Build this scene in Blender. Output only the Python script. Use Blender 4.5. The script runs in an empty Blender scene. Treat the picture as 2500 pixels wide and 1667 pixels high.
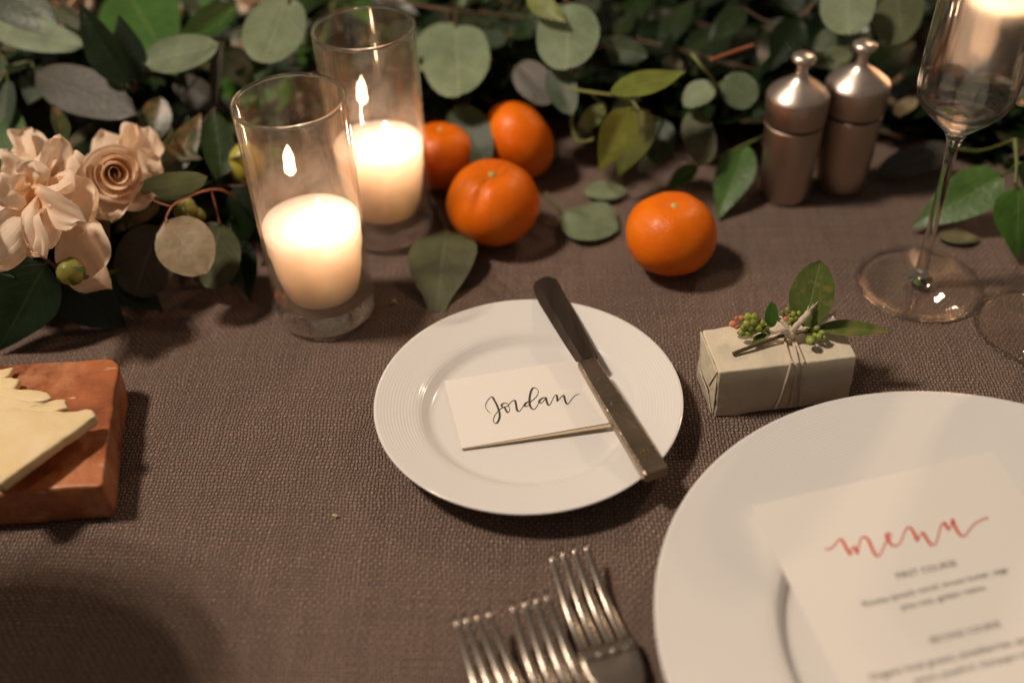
import bpy, bmesh, math, random
from math import sin, cos, pi, sqrt, radians
from mathutils import Vector, Matrix, noise
random.seed(11)
V = Vector
scene = bpy.context.scene
col = scene.collection

# ------------------------------------------------------------------ camera
IW, IH = 2500.0, 1667.0
FPX, TH, ROLL, CH = 2745.0, 0.7089, -0.0478, 0.437
_r0, _u0 = V((1, 0, 0)), V((0, sin(TH), cos(TH)))
FW = V((0, cos(TH), -sin(TH)))
CR = cos(ROLL) * _r0 + sin(ROLL) * _u0
CU = -sin(ROLL) * _r0 + cos(ROLL) * _u0
CAM = V((0, 0, CH))
cd = bpy.data.cameras.new('camera')
cd.sensor_width = 36
cd.lens = FPX / IW * 36
cd.clip_start, cd.clip_end = 0.01, 60
cd.dof.use_dof = True
cd.dof.focus_distance = 0.617
cd.dof.aperture_fstop = 2.65
cam = bpy.data.objects.new('camera', cd)
col.objects.link(cam)
cam.matrix_world = Matrix(((CR.x, CU.x, -FW.x, 0), (CR.y, CU.y, -FW.y, 0), (CR.z, CU.z, -FW.z, CH), (0, 0, 0, 1)))
scene.camera = cam

# ------------------------------------------------------------------ world, lamps, exposure
w = bpy.data.worlds.new('World'); scene.world = w; w.use_nodes = True
bg = w.node_tree.nodes['Background']
bg.inputs[0].default_value = (1.0, 0.83, 0.68, 1); bg.inputs[1].default_value = 0.11
def lamp(name, loc, power, rad, colr):
    l = bpy.data.lights.new(name, 'POINT'); l.energy = power; l.shadow_soft_size = rad; l.color = colr
    o = bpy.data.objects.new(name, l); col.objects.link(o); o.location = loc
    return o
WARM = (1.0, 0.835, 0.68)
# a chandelier of small bulbs, above the table and to the left
for k, (dx, dy, dz) in enumerate([(0, 0, 0), (.07, .03, .05), (-.06, .06, .03), (.02, -.08, .06), (-.07, -.05, -.02), (.06, .09, -.03)]):
    lamp('chandelier_bulb', (-1.33 + dx * 1.5, 0.54 + dy * 1.5, 2.28 + dz * 1.5), 38.5, 0.026, WARM)
# a second, weaker lamp across the table on the right
for dx, dy in ((0, 0), (.09, .05)):
    lamp('far_bulb', (0.95 + dx, 1.55 + dy, 1.25), 10.0, 0.02, (1.0, 0.70, 0.46))
scene.view_settings.view_transform = 'Standard'
scene.view_settings.look = 'None'
scene.view_settings.exposure = 0.0
scene.view_settings.gamma = 1.0
cy = scene.cycles
cy.use_denoising = True
cy.caustics_reflective = False
cy.caustics_refractive = True
cy.sample_clamp_indirect = 12.0
cy.max_bounces = 14; cy.transmission_bounces = 12; cy.transparent_max_bounces = 16
cy.blur_glossy = 0.5

# ------------------------------------------------------------------ helpers
def ray(u, v):
    d = FW * FPX + CR * (u - IW / 2) - CU * (v - IH / 2)
    return d.normalized()
def P(u, v, z=0.0):
    d = ray(u, v); t = (z - CH) / d.z
    return CAM + d * t
def PP(u, v, p0, n):
    d = ray(u, v); t = (p0 - CAM).dot(n) / d.dot(n)
    return CAM + d * t
def pxm(p):                       # metres per photograph pixel at a point
    return (p - CAM).dot(FW) / FPX
D = 2500 / 2352.0

def mesh(name, verts, faces, mat=None, parent=None, smooth=True, loc=None, uv=None):
    me = bpy.data.meshes.new(name)
    loc = V(loc) if loc is not None else V((0, 0, 0))
    me.from_pydata([tuple(V(q) - loc) for q in verts], [], faces)
    me.update()
    if smooth:
        me.polygons.foreach_set('use_smooth', [True] * len(me.polygons))
    if uv is not None:
        L = me.uv_layers.new(name='UVMap')
        for lp in me.loops:
            L.data[lp.index].uv = uv[lp.vertex_index]
    if mat: me.materials.append(mat)
    o = bpy.data.objects.new(name, me); col.objects.link(o)
    if parent:
        o.parent = parent; o.location = loc - parent.location
    else:
        o.location = loc
    return o
def thing(name, label, cat, loc=(0, 0, 0), group=None):
    o = bpy.data.objects.new(name, None); col.objects.link(o)
    o.empty_display_size = 0.02
    o.location = loc; o['label'] = label; o['category'] = cat
    if group: o['group'] = group
    return o
def tag(o, label, cat, group=None):
    o['label'] = label; o['category'] = cat
    if group: o['group'] = group
    return o
def lathe(prof, seg=64, c=(0, 0, 0), close=False):
    vs, fs = [], []; n = len(prof); c = V(c)
    for (r, z) in prof:
        for k in range(seg):
            a = 2 * pi * k / seg
            vs.append(c + V((r * cos(a), r * sin(a), z)))
    m = n if close else n - 1
    for i in range(m):
        j = (i + 1) % n
        for k in range(seg):
            k2 = (k + 1) % seg
            fs.append((i * seg + k, i * seg + k2, j * seg + k2, j * seg + k))
    return vs, fs
def tube(pts, rad, seg=8, caps=True):
    pts = [V(p) for p in pts]; n = len(pts)
    if not hasattr(rad, '__len__'): rad = [rad] * n
    vs, fs = [], []
    ref = V((0.13, 0.21, 0.97))
    for i in range(n):
        t = (pts[min(i + 1, n - 1)] - pts[max(i - 1, 0)])
        if t.length < 1e-9: t = V((0, 0, 1))
        t.normalize()
        a = t.cross(ref)
        if a.length < 1e-4: a = t.cross(V((1, 0, 0)))
        a.normalize(); b = t.cross(a); ref = ref if abs(t.dot(ref)) < .95 else a
        for k in range(seg):
            an = 2 * pi * k / seg
            vs.append(pts[i] + (a * cos(an) + b * sin(an)) * rad[i])
    for i in range(n - 1):
        for k in range(seg):
            k2 = (k + 1) % seg
            fs.append((i * seg + k, i * seg + k2, (i + 1) * seg + k2, (i + 1) * seg + k))
    if caps:
        fs.append(tuple(range(seg))[::-1]); fs.append(tuple((n - 1) * seg + k for k in range(seg)))
    return vs, fs
def join(*parts):
    vs, fs = [], []
    for (v, f) in parts:
        o = len(vs); vs += list(v); fs += [tuple(i + o for i in q) for q in f]
    return vs, fs
def smooth_path(pts, n=6):
    pts = [V(p) for p in pts]; out = []
    for i in range(len(pts) - 1):
        p0 = pts[max(i - 1, 0)]; p1 = pts[i]; p2 = pts[i + 1]; p3 = pts[min(i + 2, len(pts) - 1)]
        for k in range(n):
            t = k / n
            out.append(0.5 * ((2 * p1) + (p2 - p0) * t + (2 * p0 - 5 * p1 + 4 * p2 - p3) * t * t + (3 * p1 - p0 - 3 * p2 + p3) * t ** 3))
    out.append(pts[-1]); return out
def uvsphere(c, rx, ry, rz, nu=14, nv=9, rot=None):
    vs, fs = [], []; c = V(c)
    for i in range(nv + 1):
        th = pi * i / nv
        for k in range(nu):
            a = 2 * pi * k / nu
            p = V((rx * sin(th) * cos(a), ry * sin(th) * sin(a), rz * cos(th)))
            if rot is not None: p = rot @ p
            vs.append(c + p)
    for i in range(nv):
        for k in range(nu):
            k2 = (k + 1) % nu
            fs.append((i * nu + k, (i + 1) * nu + k, (i + 1) * nu + k2, i * nu + k2))
    return vs, fs
def align(z, x=None):
    z = V(z).normalized(); x = V(x) if x is not None else V((1, 0, .1))
    y = z.cross(x).normalized(); x = y.cross(z)
    return Matrix((x, y, z)).transposed()

# ------------------------------------------------------------------ materials
def newmat(name):
    m = bpy.data.materials.new(name); m.use_nodes = True
    nt = m.node_tree; b = nt.nodes['Principled BSDF']
    return m, nt, b
def N(nt, t, **kw):
    n = nt.nodes.new(t)
    for k, v in kw.items():
        if k.startswith('_'): n.inputs[int(k[1:])].default_value = v
        else: setattr(n, k, v)
    return n
def math_n(nt, op, a, b=None, c=None):
    n = nt.nodes.new('ShaderNodeMath'); n.operation = op
    for i, q in enumerate((a, b, c)):
        if q is None: continue
        if isinstance(q, (int, float)): n.inputs[i].default_value = q
        else: nt.links.new(q, n.inputs[i])
    return n.outputs[0]
def mixc(nt, f, a, b):
    n = nt.nodes.new('ShaderNodeMix'); n.data_type = 'RGBA'
    for i, q in ((0, f), (6, a), (7, b)):
        if hasattr(q, 'links') or hasattr(q, 'is_linked'): nt.links.new(q, n.inputs[i])
        elif i == 0: n.inputs[0].default_value = q
        else: n.inputs[i].default_value = (*q, 1) if len(q) == 3 else q
    return n.outputs[2]
def coords(nt, kind='Object'):
    return nt.nodes.new('ShaderNodeTexCoord').outputs[kind]
def noise_n(nt, vec, scale, detail=3, rough=.55):
    n = nt.nodes.new('ShaderNodeTexNoise'); n.inputs['Scale'].default_value = scale
    n.inputs['Detail'].default_value = detail; n.inputs['Roughness'].default_value = rough
    nt.links.new(vec, n.inputs['Vector']); return n.outputs['Fac']
def ramp(nt, f, lo, hi):
    n = nt.nodes.new('ShaderNodeMapRange'); n.inputs[1].default_value = lo; n.inputs[2].default_value = hi
    nt.links.new(f, n.inputs[0]); return n.outputs[0]
def bump(nt, b, h, strength, dist):
    n = nt.nodes.new('ShaderNodeBump'); n.inputs['Strength'].default_value = strength; n.inputs['Distance'].default_value = dist
    nt.links.new(h, n.inputs['Height']); nt.links.new(n.outputs[0], b.inputs['Normal']); return n
def simple(name, c, rough=.5, metal=0, spec=.5, var=0.0, vscale=60, bmp=0, bscale=300, sss=0, sssr=(.01, .006, .003), sscale=1.0):
    m, nt, b = newmat(name)
    b.inputs['Base Color'].default_value = (*c, 1); b.inputs['Roughness'].default_value = rough
    b.inputs['Metallic'].default_value = metal; b.inputs['Specular IOR Level'].default_value = spec
    if sss:
        b.inputs['Subsurface Weight'].default_value = sss; b.inputs['Subsurface Radius'].default_value = sssr
        b.inputs['Subsurface Scale'].default_value = sscale
    if var or bmp: co = coords(nt)
    if var:
        f = ramp(nt, noise_n(nt, co, vscale, 4), .3, .7)
        nt.links.new(mixc(nt, f, tuple(x * (1 - var) for x in c), tuple(min(1, x * (1 + var)) for x in c)), b.inputs['Base Color'])
    if bmp: bump(nt, b, noise_n(nt, co, bscale, 3), bmp, .001)
    return m

def leaf_mat(name, c, c2, rough=.5, vein=(.5, .55, .3), veinamt=.35, trans=.18, spec=.4, mottled=None, wax=0.0, back=None):
    m, nt, b = newmat(name)
    uv = coords(nt, 'UV'); ob = coords(nt)
    sp = nt.nodes.new('ShaderNodeSeparateXYZ'); nt.links.new(uv, sp.inputs[0])
    u = math_n(nt, 'ABSOLUTE', math_n(nt, 'SUBTRACT', sp.outputs[0], .5))
    oi = nt.nodes.new('ShaderNodeObjectInfo')
    base = mixc(nt, oi.outputs['Random'], c, c2)
    f = ramp(nt, noise_n(nt, ob, 70, 4), .35, .7)
    dk = nt.nodes.new('ShaderNodeMix'); dk.data_type = 'RGBA'; dk.blend_type = 'MULTIPLY'; dk.inputs[0].default_value = 1
    nt.links.new(base, dk.inputs[6])
    nt.links.new(mixc(nt, f, (.72, .72, .70), (1.12, 1.1, 1.05)), dk.inputs[7])
    base = dk.outputs[2]
    if mottled:
        g = ramp(nt, noise_n(nt, ob, 42, 5, .7), .5, .6)
        base = mixc(nt, g, base, mottled)
    # midrib and side veins
    mid = ramp(nt, u, .030, .012)
    s = math_n(nt, 'ADD', math_n(nt, 'MULTIPLY', sp.outputs[1], 8.0), math_n(nt, 'MULTIPLY', u, -5.5))
    fr = math_n(nt, 'ABSOLUTE', math_n(nt, 'SUBTRACT', math_n(nt, 'FRACT', s), .5))
    side = math_n(nt, 'MULTIPLY', ramp(nt, fr, .07, .02), .45)
    vv = math_n(nt, 'MINIMUM', math_n(nt, 'ADD', mid, side), 1.0)
    base = mixc(nt, math_n(nt, 'MULTIPLY', vv, veinamt), base, vein)
    if back:
        geo = nt.nodes.new('ShaderNodeNewGeometry')
        base = mixc(nt, geo.outputs['Backfacing'], base, back)
    nt.links.new(base, b.inputs['Base Color'])
    b.inputs['Roughness'].default_value = rough; b.inputs['Specular IOR Level'].default_value = spec
    bump(nt, b, math_n(nt, 'ADD', math_n(nt, 'MULTIPLY', vv, -.6), noise_n(nt, ob, 260, 2)), .35, .0008)
    tr = nt.nodes.new('ShaderNodeBsdfTranslucent'); nt.links.new(base, tr.inputs[0])
    mx = nt.nodes.new('ShaderNodeMixShader'); mx.inputs[0].default_value = trans
    nt.links.new(b.outputs[0], mx.inputs[1]); nt.links.new(tr.outputs[0], mx.inputs[2])
    nt.links.new(mx.outputs[0], nt.nodes['Material Output'].inputs[0])
    return m
M = {}
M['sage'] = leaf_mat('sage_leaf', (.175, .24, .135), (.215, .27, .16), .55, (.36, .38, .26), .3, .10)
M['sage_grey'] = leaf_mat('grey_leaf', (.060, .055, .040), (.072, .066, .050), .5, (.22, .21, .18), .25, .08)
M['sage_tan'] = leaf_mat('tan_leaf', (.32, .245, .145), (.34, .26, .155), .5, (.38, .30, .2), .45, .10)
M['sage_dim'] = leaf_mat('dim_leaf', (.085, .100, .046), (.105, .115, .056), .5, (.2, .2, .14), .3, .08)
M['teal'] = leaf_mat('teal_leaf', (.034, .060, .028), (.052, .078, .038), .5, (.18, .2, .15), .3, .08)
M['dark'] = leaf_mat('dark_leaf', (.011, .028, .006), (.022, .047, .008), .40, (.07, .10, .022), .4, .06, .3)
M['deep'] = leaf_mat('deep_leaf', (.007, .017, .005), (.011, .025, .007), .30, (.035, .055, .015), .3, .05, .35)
M['green'] = leaf_mat('green_leaf', (.040, .125, .012), (.060, .15, .016), .38, (.16, .22, .05), .4, .15, .5)
M['olive'] = leaf_mat('olive_leaf', (.10, .13, .03), (.12, .15, .035), .42, (.2, .22, .07), .4, .15)
M['lime'] = leaf_mat('yellow_green_leaf', (.22, .27, .05), (.26, .30, .06), .4, (.34, .36, .1), .4, .3)
M['mottled'] = leaf_mat('mottled_leaf', (.045, .065, .018), (.06, .07, .02), .38, (.14, .13, .05), .4, .08, .5, mottled=(.17, .105, .04))
M['gift_leaf'] = leaf_mat('gift_leaf', (.10, .15, .03), (.13, .17, .04), .36, (.22, .26, .10), .5, .12, .5, mottled=(.22, .19, .055))
M['stem_red'] = simple('red_stem', (.30, .095, .04), .45, var=.2)
M['stem_brown'] = simple('brown_stem', (.10, .055, .028), .6, var=.3)
M['stem_green'] = simple('green_stem', (.13, .15, .035), .5, var=.25)
M['bud'] = simple('bud_green', (.22, .21, .04), .45, var=.3, sss=.2, sssr=(.004, .004, .001))

def petal_mat(name, c, cin):
    m, nt, b = newmat(name)
    uv = coords(nt, 'UV'); sp = nt.nodes.new('ShaderNodeSeparateXYZ'); nt.links.new(uv, sp.inputs[0])
    ob = coords(nt)
    base = mixc(nt, ramp(nt, sp.outputs[1], .0, .5), cin, c)
    f = ramp(nt, noise_n(nt, ob, 60, 4), .42, .75)
    base = mixc(nt, math_n(nt, 'MULTIPLY', f, .14), base, (.78, .56, .38))
    # a thin browned edge here and there
    ed = math_n(nt, 'MULTIPLY', ramp(nt, sp.outputs[1], .965, 1.0), ramp(nt, noise_n(nt, ob, 120, 2), .5, .62))
    base = mixc(nt, math_n(nt, 'MULTIPLY', ed, .6), base, (.42, .24, .1))
    nt.links.new(base, b.inputs['Base Color']); b.inputs['Roughness'].default_value = .55; b.inputs['Specular IOR Level'].default_value = .3
    # faint lengthwise veins
    wv = nt.nodes.new('ShaderNodeTexNoise'); mp = nt.nodes.new('ShaderNodeMapping'); mp.inputs['Scale'].default_value = (26, 2.2, 1)
    nt.links.new(uv, mp.inputs[0]); nt.links.new(mp.outputs[0], wv.inputs['Vector']); wv.inputs['Scale'].default_value = 1.6
    bump(nt, b, wv.outputs[0], .35, .0012)
    tr = nt.nodes.new('ShaderNodeBsdfTranslucent'); nt.links.new(base, tr.inputs[0])
    mx = nt.nodes.new('ShaderNodeMixShader'); mx.inputs[0].default_value = .27
    nt.links.new(b.outputs[0], mx.inputs[1]); nt.links.new(tr.outputs[0], mx.inputs[2])
    nt.links.new(mx.outputs[0], nt.nodes['Material Output'].inputs[0])
    return m
M['petal'] = petal_mat('rose_petal', (.96, .775, .60), (.92, .58, .30))
M['petal_in'] = petal_mat('rose_inner_petal', (.94, .70, .48), (.88, .42, .15))

# cloth: coarse plain weave
def cloth_mat():
    m, nt, b = newmat('linen_weave')
    ob = coords(nt)
    # slow drift of the threads
    nz = nt.nodes.new('ShaderNodeTexNoise'); nz.inputs['Scale'].default_value = 38; nz.inputs['Detail'].default_value = 2
    nt.links.new(ob, nz.inputs['Vector'])
    vm = nt.nodes.new('ShaderNodeVectorMath'); vm.operation = 'MULTIPLY_ADD'
    nt.links.new(nz.outputs['Color'], vm.inputs[0]); vm.inputs[1].default_value = (.0062, .0062, 0); nt.links.new(ob, vm.inputs[2])
    nz2 = nt.nodes.new('ShaderNodeTexNoise'); nz2.inputs['Scale'].default_value = 330; nz2.inputs['Detail'].default_value = 1
    nt.links.new(ob, nz2.inputs['Vector'])
    vm2 = nt.nodes.new('ShaderNodeVectorMath'); vm2.operation = 'MULTIPLY_ADD'
    nt.links.new(nz2.outputs['Color'], vm2.inputs[0]); vm2.inputs[1].default_value = (.0017, .0014, 0); nt.links.new(vm.outputs[0], vm2.inputs[2])
    rot = nt.nodes.new('ShaderNodeMapping'); rot.inputs['Rotation'].default_value = (0, 0, radians(4)); rot.inputs['Scale'].default_value = (1 / .00190, 1 / .00225, 1)
    nt.links.new(vm2.outputs[0], rot.inputs[0])
    sp = nt.nodes.new('ShaderNodeSeparateXYZ'); nt.links.new(rot.outputs[0], sp.inputs[0])
    x, y = sp.outputs[0], sp.outputs[1]
    ix, iy = math_n(nt, 'FLOOR', x), math_n(nt, 'FLOOR', y)
    par = math_n(nt, 'PINGPONG', math_n(nt, 'ADD', ix, iy), 1.0)
    fx, fy = math_n(nt, 'FRACT', x), math_n(nt, 'FRACT', y)
    sx = math_n(nt, 'SINE', math_n(nt, 'MULTIPLY', fx, pi)); sy = math_n(nt, 'SINE', math_n(nt, 'MULTIPLY', fy, pi))
    weft = math_n(nt, 'MULTIPLY', math_n(nt, 'POWER', sx, .55), math_n(nt, 'POWER', sy, .8))
    warp = math_n(nt, 'MULTIPLY', math_n(nt, 'MULTIPLY', math_n(nt, 'POWER', sx, .8), math_n(nt, 'POWER', sy, .55)), .42)
    h = math_n(nt, 'ADD', math_n(nt, 'MULTIPLY', weft, par), math_n(nt, 'MULTIPLY', warp, math_n(nt, 'SUBTRACT', 1.0, par)))
    # per-thread variation
    def wn(a, seed):
        c = nt.nodes.new('ShaderNodeCombineXYZ'); nt.links.new(a, c.inputs[0]); c.inputs[1].default_value = seed
        q = nt.nodes.new('ShaderNodeTexWhiteNoise'); q.noise_dimensions = '2D'; nt.links.new(c.outputs[0], q.inputs['Vector']); return q.outputs['Value']
    rx, ry = wn(ix, 3.7), wn(iy, 9.1)
    thr = math_n(nt, 'ADD', math_n(nt, 'MULTIPLY', ry, par), math_n(nt, 'MULTIPLY', rx, math_n(nt, 'SUBTRACT', 1.0, par)))
    mp = nt.nodes.new('ShaderNodeMapping'); mp.inputs['Scale'].default_value = (14, 330, 1); mp.inputs['Rotation'].default_value = (0, 0, radians(4)); nt.links.new(ob, mp.inputs[0])
    slub = ramp(nt, noise_n(nt, mp.outputs[0], 1, 2), .45, .75)
    mp2 = nt.nodes.new('ShaderNodeMapping'); mp2.inputs['Scale'].default_value = (330, 10, 1); mp2.inputs['Rotation'].default_value = (0, 0, radians(4)); nt.links.new(ob, mp2.inputs[0])
    slub2 = ramp(nt, noise_n(nt, mp2.outputs[0], 1, 2), .5, .8)
    sl = math_n(nt, 'MAXIMUM', slub, math_n(nt, 'MULTIPLY', slub2, .7))
    base = mixc(nt, math_n(nt, 'ADD', math_n(nt, 'MULTIPLY', thr, .6), math_n(nt, 'MULTIPLY', par, .4)), (.205, .140, .113), (.490, .335, .262))
    base = mixc(nt, math_n(nt, 'MULTIPLY', sl, .75), base, (.40, .268, .19))
    big = ramp(nt, noise_n(nt, ob, 9, 4), .3, .75)
    base = mixc(nt, math_n(nt, 'MULTIPLY', big, .3), base, (.215, .148, .118))
    # shade in the gaps between the yarns, put into the colour
    gap_shade = ramp(nt, h, .34, .10)
    base = mixc(nt, math_n(nt, 'MULTIPLY', gap_shade, .8), base, (.045, .028, .02))
    # stray pale lint
    li = ramp(nt, noise_n(nt, ob, 150, 1), .80, .83)
    base = mixc(nt, li, base, (.36, .27, .2))
    nt.links.new(base, b.inputs['Base Color'])
    b.inputs['Roughness'].default_value = .9; b.inputs['Specular IOR Level'].default_value = .15
    b.inputs['Sheen Weight'].default_value = .08
    hh = math_n(nt, 'ADD', math_n(nt, 'MULTIPLY', h, math_n(nt, 'ADD', .75, math_n(nt, 'MULTIPLY', thr, .4))), math_n(nt, 'MULTIPLY', noise_n(nt, ob, 1900, 2), .45))
    bump(nt, b, hh, 1.0, .0021)
    return m
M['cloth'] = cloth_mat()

def china_mat():
    m, nt, b = newmat('glazed_china')
    b.inputs['Base Color'].default_value = (.84, .81, .775, 1); b.inputs['Roughness'].default_value = .16
    b.inputs['Specular IOR Level'].default_value = .5
    b.inputs['Coat Weight'].default_value = .35; b.inputs['Coat Roughness'].default_value = .05
    co = coords(nt); sp = nt.nodes.new('ShaderNodeSeparateXYZ'); nt.links.new(co, sp.inputs[0])
    r = math_n(nt, 'SQRT', math_n(nt, 'ADD', math_n(nt, 'POWER', sp.outputs[0], 2.0), math_n(nt, 'POWER', sp.outputs[1], 2.0)))
    wv = math_n(nt, 'SINE', math_n(nt, 'MULTIPLY', r, 2 * pi / .0017))
    up = ramp(nt, sp.outputs[2], .0085, .0105)
    hh = math_n(nt, 'ADD', math_n(nt, 'MULTIPLY', math_n(nt, 'MULTIPLY', wv, up), .00005), math_n(nt, 'MULTIPLY', noise_n(nt, co, 26, 2), .0004))
    bump(nt, b, hh, .55, 1.0)
    return m
M['china'] = china_mat()

def thin_glass(name, tint=(.985, .975, .955), haze=.0, rough=.0):
    m = bpy.data.materials.new(name); m.use_nodes = True; nt = m.node_tree; nt.nodes.clear()
    out = nt.nodes.new('ShaderNodeOutputMaterial')
    t = nt.nodes.new('ShaderNodeBsdfTransparent'); t.inputs[0].default_value = (*tint, 1)
    g = nt.nodes.new('ShaderNodeBsdfGlossy'); g.inputs['Roughness'].default_value = rough; g.inputs[0].default_value = (1, 1, 1, 1)
    f = nt.nodes.new('ShaderNodeFresnel'); f.inputs[0].default_value = 1.5
    # Fresnel from the true angle on either face of the wall
    geo = nt.nodes.new('ShaderNodeNewGeometry')
    dt = nt.nodes.new('ShaderNodeVectorMath'); dt.operation = 'DOT_PRODUCT'
    nt.links.new(geo.outputs['Normal'], dt.inputs[0]); nt.links.new(geo.outputs['Incoming'], dt.inputs[1])
    c = math_n(nt, 'ABSOLUTE', dt.outputs['Value'])
    k = math_n(nt, 'POWER', math_n(nt, 'SUBTRACT', 1.0, c), 5.0)
    fac = math_n(nt, 'ADD', math_n(nt, 'MULTIPLY', k, .93), .045)
    mx = nt.nodes.new('ShaderNodeMixShader'); nt.links.new(fac, mx.inputs[0])
    nt.links.new(t.outputs[0], mx.inputs[1]); nt.links.new(g.outputs[0], mx.inputs[2])
    last = mx
    if haze:
        d = nt.nodes.new('ShaderNodeBsdfTranslucent'); d.inputs[0].default_value = (1, .78, .58, 1)
        co = coords(nt); hz = ramp(nt, noise_n(nt, co, 55, 4), .25, .8)
        m2 = nt.nodes.new('ShaderNodeMixShader'); nt.links.new(math_n(nt, 'MULTIPLY', hz, haze), m2.inputs[0])
        nt.links.new(mx.outputs[0], m2.inputs[1]); nt.links.new(d.outputs[0], m2.inputs[2]); last = m2
    nt.links.new(last.outputs[0], out.inputs[0]); return m
def real_glass(name, tint=(.99, .985, .97), through=0, peach_glow=0):
    m = bpy.data.materials.new(name); m.use_nodes = True; nt = m.node_tree; nt.nodes.clear()
    out = nt.nodes.new('ShaderNodeOutputMaterial'); g = nt.nodes.new('ShaderNodeBsdfGlass')
    g.inputs[0].default_value = (*tint, 1); g.inputs['IOR'].default_value = 1.5; g.inputs['Roughness'].default_value = 0
    if through:
        t = nt.nodes.new('ShaderNodeBsdfTransparent'); mx = nt.nodes.new('ShaderNodeMixShader'); mx.inputs[0].default_value = through
        nt.links.new(g.outputs[0], mx.inputs[1]); nt.links.new(t.outputs[0], mx.inputs[2])
        d = nt.nodes.new('ShaderNodeBsdfTranslucent'); d.inputs[0].default_value = (1, .82, .64, 1)
        m2 = nt.nodes.new('ShaderNodeMixShader'); m2.inputs[0].default_value = peach_glow  # candlelight in the thick base, put into the material as a peach scatter
        nt.links.new(mx.outputs[0], m2.inputs[1]); nt.links.new(d.outputs[0], m2.inputs[2]); nt.links.new(m2.outputs[0], out.inputs[0]); return m
    nt.links.new(g.outputs[0], out.inputs[0]); return m
M['glass_wall'] = thin_glass('tumbler_glass', haze=.09)
M['glass_thin'] = thin_glass('clear_thin_glass', (.97, .955, .93))
M['glass'] = real_glass('clear_glass')
M['glass_base'] = real_glass('tumbler_base_glass', through=.12, peach_glow=.02)
M['glass_bowl'] = real_glass('wine_bowl_glass', through=.08)

def wax_mat():
    m, nt, b = newmat('candle_wax')
    b.inputs['Base Color'].default_value = (.97, .75, .645, 1); b.inputs['Roughness'].default_value = .38
    b.inputs['Subsurface Weight'].default_value = .85; b.inputs['Subsurface Radius'].default_value = (.085, .070, .060)
    b.inputs['Subsurface Scale'].default_value = 1.0
    bump(nt, b, noise_n(nt, coords(nt), 120, 3), .15, .001)
    return m
M['wax'] = wax_mat()
def emit_mat(name, c, s):
    m = bpy.data.materials.new(name); m.use_nodes = True; nt = m.node_tree; nt.nodes.clear()
    out = nt.nodes.new('ShaderNodeOutputMaterial'); e = nt.nodes.new('ShaderNodeEmission'); e.inputs[0].default_value = (*c, 1); e.inputs[1].default_value = s
    nt.links.new(e.outputs[0], out.inputs[0]); return m
M['flame'] = emit_mat('candle_flame', (1, .66, .44), 165)
M['flame_big'] = emit_mat('pillar_flame', (1, .72, .50), 230)
M['wick'] = simple('charred_wick', (.02, .015, .012), .9)

def peel_mat():
    m, nt, b = newmat('tangerine_peel')
    co = coords(nt)
    f = ramp(nt, noise_n(nt, co, 38, 4), .35, .7)
    nt.links.new(mixc(nt, f, (.84, .150, .002), (.90, .225, .003)), b.inputs['Base Color'])
    b.inputs['Roughness'].default_value = .36; b.inputs['Specular IOR Level'].default_value = .33
    b.inputs['Subsurface Weight'].default_value = .12; b.inputs['Subsurface Radius'].default_value = (.006, .002, .0005)
    vo = nt.nodes.new('ShaderNodeTexVoronoi'); vo.inputs['Scale'].default_value = 620; nt.links.new(co, vo.inputs['Vector'])
    h = math_n(nt, 'ADD', ramp(nt, vo.outputs['Distance'], .0, .5), math_n(nt, 'MULTIPLY', noise_n(nt, co, 70, 2), 1.6))
    bump(nt, b, h, .22, .0009)
    return m
M['peel'] = peel_mat()
M['lemon'] = simple('lime_skin', (.42, .38, .05), .35, var=.25, vscale=40, bmp=.3, bscale=500)
M['button'] = simple('stem_button', (.55, .50, .16), .7, var=.3, vscale=400)

def steel_mat(name, c, rough, scale=(3, 3, 900), amt=.25, scratch=False):
    m, nt, b = newmat(name)
    b.inputs['Metallic'].default_value = 1.0
    co = coords(nt); mp = nt.nodes.new('ShaderNodeMapping'); mp.inputs['Scale'].default_value = scale; nt.links.new(co, mp.inputs[0])
    n1 = noise_n(nt, mp.outputs[0], 1, 4)
    nt.links.new(mixc(nt, ramp(nt, n1, .3, .7), tuple(x * .86 for x in c), c), b.inputs['Base Color'])
    nt.links.new(math_n(nt, 'ADD', rough, math_n(nt, 'MULTIPLY', n1, rough * .6)), b.inputs['Roughness'])
    if scratch:
        vo = nt.nodes.new('ShaderNodeTexVoronoi'); vo.feature = 'DISTANCE_TO_EDGE'; vo.inputs['Scale'].default_value = 90; vo.inputs['Randomness'].default_value = 1
        mp3 = nt.nodes.new('ShaderNodeMapping'); mp3.inputs['Scale'].default_value = (1, 4.5, 1); mp3.inputs['Rotation'].default_value = (0, 0, .5); nt.links.new(co, mp3.inputs[0]); nt.links.new(mp3.outputs[0], vo.inputs['Vector'])
        h = math_n(nt, 'ADD', ramp(nt, vo.outputs['Distance'], 0, .012), math_n(nt, 'MULTIPLY', noise_n(nt, co, 800, 3), .5))
        bump(nt, b, h, amt, .0004)
    else:
        bump(nt, b, n1, amt, .0003)
    return m
M['mill'] = steel_mat('brushed_steel', (.54, .435, .365), .33)
_nt = M['mill'].node_tree; _b = _nt.nodes['Principled BSDF']; _t = _nt.nodes.new('ShaderNodeTangent'); _t.direction_type = 'RADIAL'; _t.axis = 'Z'
_nt.links.new(_t.outputs[0], _b.inputs['Tangent']); _b.inputs['Anisotropic'].default_value = .4; _b.inputs['Anisotropic Rotation'].default_value = 0.0
M['mill_cap'] = steel_mat('polished_steel', (.78, .67, .58), .28, (60, 60, 60), .03)
M['rubber'] = simple('black_band', (.012, .010, .009), .6)
M['fork'] = steel_mat('fork_silver', (.56, .48, .40), .21, (40, 40, 40), .05)
M['blade'] = steel_mat('blade_steel', (.17, .13, .105), .27, (200, 12, 12), .05)
M['handle'] = steel_mat('worn_handle', (.44, .35, .255), .22, (50, 50, 50), .25, True)
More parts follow.
